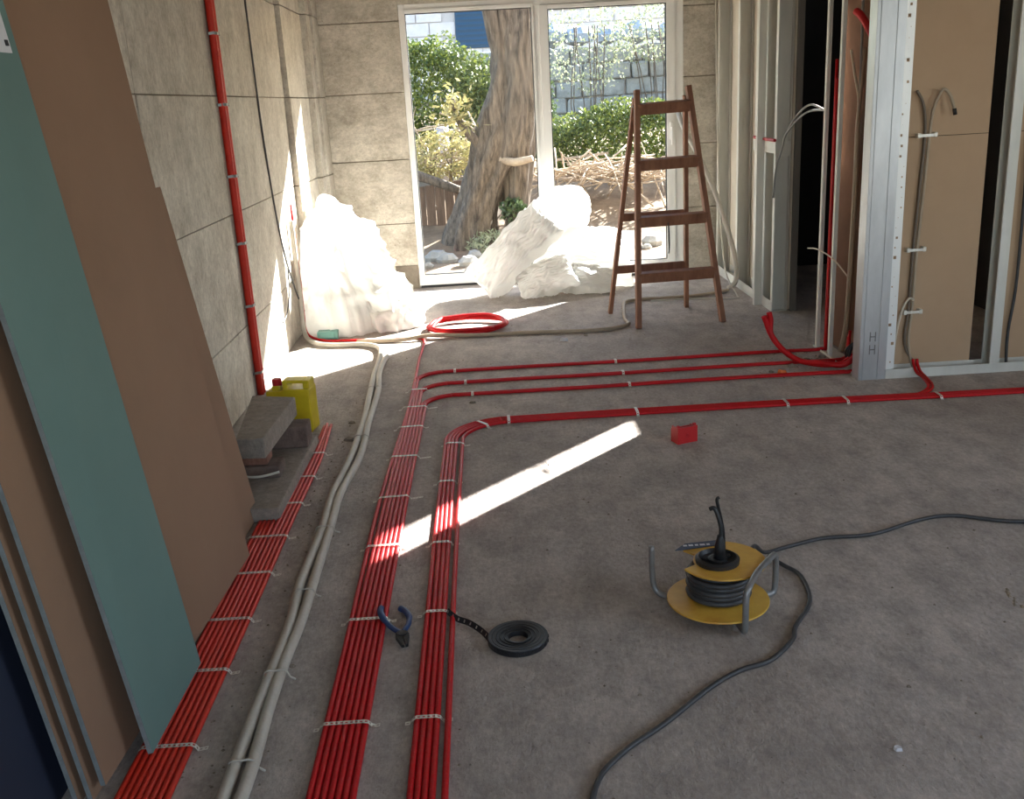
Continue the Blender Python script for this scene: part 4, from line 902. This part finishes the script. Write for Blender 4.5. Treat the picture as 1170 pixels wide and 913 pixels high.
# ================================================================== OUTSIDE
# terraced garden ground
def ground_z(x, y):
    t = y - 8.6
    z = -0.02 + 0.03 * max(0, t) + 0.35 * max(0, min(1, (t - 1.6) / 1.6)) + 0.35 * max(0, min(1, (t - 3.0) / 2.0)) + 0.04 * max(0, t - 5)
    return z + 0.06 * noise.noise(V((x * 1.2, y * 1.2, 0))) * min(1, max(0, t))
b = MB(); nx, ny = 60, 60
vs_ = [(-9 + 24 * i / nx, 8.55 + 22 * (j / ny) ** 1.5, ground_z(-9 + 24 * i / nx, 8.55 + 22 * (j / ny) ** 1.5)) for j in range(ny + 1) for i in range(nx + 1)]
b.add(vs_, [(j * (nx + 1) + i, j * (nx + 1) + i + 1, (j + 1) * (nx + 1) + i + 1, (j + 1) * (nx + 1) + i) for j in range(ny) for i in range(nx)])
g = b.build('garden_ground', m_earth, smooth=True); struct(g)

# gnarled tree
tree = empty('olive_tree', (-0.05, 10.5, 0))
def limb(pts, rs, seed, amp=0.34, seg=48, k=10, name='trunk'):
    P = smooth_path(pts, k); R_ = [r for r in smooth_path([(r, 0, 0) for r in rs], k)]; R_ = [r.x for r in R_]
    b = MB().tube(P, R_, seg, caps=True)
    for i, v in enumerate(b.v):
        c = P[min(i // seg, len(P) - 1)]; d = v - c; a = math.atan2(d.y, d.x)
        n1 = noise.noise(V((math.cos(a) * 1.6 + seed, math.sin(a) * 1.6, c.z * 1.1))) + 0.5 * noise.noise(V((math.cos(a) * 4 + seed, math.sin(a) * 4, c.z * 2.2))) + 0.55 * (0.5 - 2 * abs(noise.noise(V((math.cos(a + c.z * 0.5) * 3.2 + seed, math.sin(a + c.z * 0.5) * 3.2, c.z * 0.8)))))
        b.v[i] = c + d * (1 + amp * n1)
    return b
cpart(limb([(-0.16, 10.5, -0.1), (-0.10, 10.5, 0.3), (0.08, 10.5, 0.8), (0.30, 10.5, 1.35), (0.40, 10.5, 1.9), (0.45, 10.5, 2.6), (0.5, 10.5, 3.4)], [0.30, 0.24, 0.25, 0.25, 0.24, 0.22, 0.18], 2), 'trunk', m_bark, tree, smooth=True)
cpart(limb([(0.34, 10.42, 0.1), (0.36, 10.42, 0.5), (0.40, 10.42, 0.9), (0.46, 10.42, 1.3), (0.52, 10.42, 1.8)], [0.10, 0.12, 0.14, 0.14, 0.10], 7), 'side_trunk', m_bark, tree, smooth=True)
cpart(limb([(0.02, 10.45, 0.95), (-0.02, 10.35, 1.1), (-0.18, 10.3, 1.3), (-0.25, 10.25, 1.55)], [0.06, 0.05, 0.035, 0.02], 9, 0.2, 12), 'branch', m_bark, tree, smooth=True)
cpart(limb([(0.45, 10.5, 2.2), (0.8, 10.5, 2.8), (1.1, 10.4, 3.4)], [0.12, 0.09, 0.06], 11, 0.2, 12), 'branch', m_bark, tree, smooth=True)
cpart(limb([(0.42, 10.5, 2.2), (0.2, 10.6, 2.8), (-0.1, 10.5, 3.4)], [0.14, 0.10, 0.06], 13, 0.2, 12), 'branch', m_bark, tree, smooth=True)

cpart(limb([(0.20, 10.28, 0.93), (0.34, 10.20, 0.90), (0.52, 10.12, 0.93)], [0.035, 0.04, 0.03], 15, 0.15, 10, 5), 'cut_branch', m_twig, tree, smooth=True)
cpart(limb([(0.36, 10.42, 1.7), (0.24, 10.36, 2.1), (0.17, 10.34, 2.5), (0.10, 10.3, 3.1)], [0.10, 0.09, 0.08, 0.06], 17, 0.25, 16, 6), 'branch', m_bark, tree, smooth=True)
def leaves(n, sampler, size, m, name, root, asp=0.5):
    b = MB(); rnd = random.Random(sum(map(ord, name + root.name)) + n)
    for i in range(n):
        p = V(sampler(rnd)); d = V((rnd.gauss(0, 1), rnd.gauss(0, 1), rnd.gauss(0, 0.8))).normalized(); e = d.orthogonal().normalized()
        e = Matrix.Rotation(rnd.uniform(0, 6.28), 3, d) @ e; f = d.cross(e); s_ = size * rnd.uniform(0.6, 1.3)
        b.add([p - e * s_, p + f * s_ * asp, p + e * s_, p - f * s_ * asp], [(0, 1, 2, 3)])
    o = b.build(name, m); child(o, root); o['kind'] = 'stuff'; return o
leaves(2500, lambda r: (r.gauss(0.5, 0.9), r.gauss(10.5, 0.7), r.gauss(3.9, 0.35)), 0.05, m_leaf3, 'foliage', tree, 0.3)
leaves(260, lambda r: (r.gauss(-0.22, 0.10), r.gauss(10.25, 0.1), r.gauss(1.42, 0.12)), 0.04, m_leaf4, 'shoot_foliage', tree, 0.35)
tag(tree, 'gnarled leaning tree trunk with pale bark outside the window', 'tree')

def blob(c, d, shell=0.6):
    def f(r):
        while True:
            p = V((r.uniform(-1, 1), r.uniform(-1, 1), r.uniform(-1, 1)))
            if shell < p.length < 1: break
        n_ = 1 + 0.22 * noise.noise(p * 2.5 + V(c))
        return (c[0] + p.x * d[0] * n_, c[1] + p.y * d[1] * n_, c[2] + p.z * d[2] * n_)
    return f
def shrub(name, label, c, d, n, size, m, group=None, cat='shrub', asp=0.5, stems=5):
    r = empty(name, (c[0], c[1], ground_z(c[0], c[1])))
    leaves(n, blob(c, d), size, m, 'foliage', r, asp)
    b = MB(); rnd = random.Random(n)
    for i in range(stems):
        x = c[0] + rnd.uniform(-0.4, 0.4) * d[0]
        b.tube(smooth_path([(x, c[1], ground_z(x, c[1]) - 0.05), (x + rnd.uniform(-.1, .1), c[1], c[2] * 0.6), (x + rnd.uniform(-.3, .3) * d[0], c[1] + rnd.uniform(-.3, .3) * d[1], c[2] + 0.3 * d[2])], 3), 0.009, 6)
    cpart(b, 'stems', m_bark, r, smooth=True)
    return tag(r, label, cat, group)
gh = 'hedges and shrubs beyond the window'
shrub('hedge', 'tall dense green hedge seen left of the tree', (-0.75, 12.9, 1.50), (1.15, 0.45, 0.85), 26000, 0.027, m_leaf1, gh, 'hedge')
shrub('hedge', 'dark green hedge right behind the tree trunk, seen beside it', (0.35, 13.4, 1.35), (0.7, 0.4, 0.75), 12000, 0.03, m_leaf2, gh, 'hedge')
shrub('hedge', 'low hedge with sunlit top seen through the right pane', (1.95, 12.7, 0.92), (1.35, 0.45, 0.50), 22000, 0.026, m_leaf1, gh, 'hedge')
shrub('shrub', 'pale loose shrub before the left end of the far stone wall', (1.75, 16.2, 2.3), (0.75, 0.4, 0.8), 1500, 0.03, m_leaf3, gh, stems=8)
shrub('shrub', 'greyish loose shrub hugging the far stone wall, right of the pale shrub', (2.95, 16.95, 2.45), (0.7, 0.3, 0.5), 1200, 0.03, m_leaf3, gh, stems=8)
shrub('shrub', 'small green plant at the hollow in the tree foot', (0.30, 10.25, 0.42), (0.14, 0.1, 0.13), 320, 0.03, m_leaf2, gh, stems=3)
shrub('shrub', 'dry grassy tuft left of the tree foot', (-0.45, 11.3, 0.95), (0.42, 0.25, 0.28), 1800, 0.04, m_leaf4, gh, asp=0.18, stems=4)
shrub('shrub', 'low weeds at the foot of the tree', (0.15, 10.1, 0.10), (0.35, 0.2, 0.14), 500, 0.04, m_leaf3, gh, asp=0.2, stems=3)

# dry brushwood and broken branches
def brush(label, c, d, n, r, seed):
    b = MB(); rnd = random.Random(seed)
    for i in range(n):
        p = V((c[0] + rnd.uniform(-1, 1) * d[0], c[1] + rnd.uniform(-1, 1) * d[1], c[2] + rnd.uniform(-1, 1) * d[2]))
        q = V((rnd.gauss(0, 1), rnd.gauss(0, 0.5), rnd.gauss(0, 0.28))).normalized() * rnd.uniform(0.15, 0.5)
        b.tube(smooth_path([p - q, p + V((0, 0, rnd.uniform(-.04, .06))), p + q], 2), [r, r, r * 0.8, r * 0.6, r * 0.4], 5)
    o = b.build('brushwood_pile', m_twig, smooth=True); return tag(o, label, 'brushwood', kind='stuff')
brush('heap of dry branches on the bank seen through the right pane', (1.4, 11.3, 0.66), (0.8, 0.35, 0.10), 150, 0.011, 3)
brush('bare broken twigs left of the tree trunk', (-0.35, 11.6, 1.0), (0.45, 0.3, 0.25), 50, 0.011, 4)
lg = MB().tube(smooth_path([(-0.95, 10.9, 0.86), (-0.6, 10.85, 0.74), (-0.25, 10.8, 0.60)], 5), [0.055, 0.055, 0.055, 0.055, 0.055, 0.05, 0.05, 0.05, 0.05, 0.045, 0.045], 12)
tag(lg.build('cut_log', m_bark, smooth=True), 'pale cut log lying on the plank edge left of the tree', 'log')
pw = empty('plank_edging', (-0.6, 11.0, 0))
for i in range(9):
    x = -1.05 + i * 0.105
    cpart(MB().box(x, x + 0.098, 11.0 + random.uniform(-0.01, 0.01), 11.03, 0.0, 0.66 + random.uniform(-0.03, 0.03)), 'plank', m_rotwood, pw)
tag(pw, 'weathered upright plank edging holding the bank left of the tree', 'edging')
tag(MB().tube([(-0.42, 11.9, 0.6), (-0.43, 11.9, 1.25)], 0.07, 12).build('garden_post', mat('grey_post', rgb(186, 178, 184), 0.8), smooth=True), 'short pale grey post among the twigs left of the tree', 'post')
tag(MB().bar((0.9, 12.15, 0.78), (1.55, 12.15, 0.83), 0.03, 0.03).build('cane', m_twig), 'straight pale cane lying in front of the low hedge', 'cane')

# rubble of pale stones just outside the window
rnd = random.Random(11)
for i in range(18):
    x = rnd.uniform(-0.6, 1.7); y = rnd.uniform(8.75, 9.9); s_ = rnd.uniform(0.05, 0.13)
    bmv = MB(); bmv.lathe([(0.2, -0.5), (0.85, -0.3), (1.0, 0.1), (0.6, 0.55), (0.2, 0.65)], 9)
    bmv.v = [V((x + v.x * s_ * (1 + 0.3 * noise.noise(v * 1.5 + V((i, 0, 0)))), y + v.y * s_ * 0.9, ground_z(x, y) + 0.3 * s_ + v.z * s_ * (1 + 0.3 * noise.noise(v * 2 + V((0, i, 0)))))) for v in bmv.v]
    tag(bmv.build('garden_stone', m_stone), 'one of the pale loose stones on the ground just outside the window', 'stone', 'loose stones outside the window')

# far dry-stone wall with boulders on top
sw = empty('stone_wall', (2.0, 17.6, 0))
rnd = random.Random(21)
for row in range(5):
    x = -0.5 + (row % 2) * 0.2
    while x < 5.0:
        wd = rnd.uniform(0.28, 0.55); h = 0.27; z = 0.95 + row * 0.27
        o = MB().box(x + 0.01, x + wd - 0.01, 17.55 + rnd.uniform(0, 0.05), 17.95, z + 0.008, z + h - 0.008)
        o.v = [v + V((rnd.uniform(-.02, .02), rnd.uniform(-.02, .02), rnd.uniform(-.02, .02))) for v in o.v]
        cpart(o, 'stone', m_stone, sw, bevel=0.03); x += wd
cpart(MB().box(-0.5, 5.2, 17.68, 17.9, 0.5, 2.25), 'wall_core', m_mortar, sw)
tag(sw, 'grey dry-stone garden wall beyond the low hedge', 'stone wall')
for i in range(7):
    x = 1.3 + i * 0.5; s_ = rnd.uniform(0.2, 0.34)
    bmv = MB(); bmv.lathe([(0.2, -0.6), (0.9, -0.35), (1.0, 0.1), (0.65, 0.5), (0.15, 0.62)], 9)
    bmv.v = [V((x + v.x * s_ * (1 + 0.35 * noise.noise(v * 1.5 + V((i, 3, 0)))), 17.75 + v.y * s_, 2.32 + 0.62 * s_ + v.z * s_ * (1 + 0.35 * noise.noise(v * 2 + V((2, i, 0)))))) for v in bmv.v]
    tag(bmv.build('boulder', mat('bluish_boulder', rgb(176, 182, 194), 0.9, var=rgb(130, 136, 148), scale=4, bump=0.6, bscale=12) if i == 0 else bpy.data.materials['bluish_boulder']), ORD[i] + ' grey-blue boulder on top of the far stone wall', 'boulder', 'boulders on the stone wall')

# houses behind: block walls laid in courses, a blue shutter
def block_house(name, label, x0, x1, y, z0, z1, bw, bh, skip=None):
    r = empty(name, ((x0 + x1) / 2, y, z0))
    cpart(MB().box(x0, x1, y + 0.03, y + 3.0, z0 - 2, z1), 'wall_core', m_mortar, r)
    row = 0; z = z0
    while z < z1 - 0.05:
        x = x0 - (bw / 2 if row % 2 else 0)
        while x < x1:
            a, c = max(x, x0), min(x + bw, x1)
            if c - a > 0.08 and not (skip and skip[0] < (a + c) / 2 < skip[1] and skip[2] < z + bh / 2 < skip[3]):
                cpart(MB().box(a + 0.012, c - 0.012, y + random.uniform(-0.012, 0.006), y + 0.04, z + 0.012, min(z + bh, z1) - 0.012), 'block', m_house, r)
            x += bw
        z += bh; row += 1
    return tag(r, label, 'house')
h1 = block_house('house', 'pale block house with a blue shutter, behind the tall hedge', -4.0, 1.2, 24.0, 2.4, 5.2, 0.6, 0.3, skip=(-0.45, 0.45, 2.6, 4.6))
sh = cpart(MB().box(-0.40, 0.40, 23.95, 23.99, 2.7, 4.5), 'shutter', m_shut, h1)
for i in range(16):
    cpart(MB().hexa([(-0.36, 23.93, 2.76 + i * 0.11), (0.36, 23.93, 2.76 + i * 0.11), (0.36, 23.96, 2.80 + i * 0.11), (-0.36, 23.96, 2.80 + i * 0.11), (-0.36, 23.93, 2.78 + i * 0.11), (0.36, 23.93, 2.78 + i * 0.11), (0.36, 23.96, 2.84 + i * 0.11), (-0.36, 23.96, 2.84 + i * 0.11)]), 'louvre', m_shut, sh).matrix_parent_inverse = Matrix.Identity(4)
for o in sh.children: o.parent = sh; o.matrix_parent_inverse = Matrix.Identity(4)
h2 = block_house('house', 'pale pinkish block house above the far stone wall', 1.6, 6.5, 25.0, 2.0, 4.6, 0.6, 0.3)
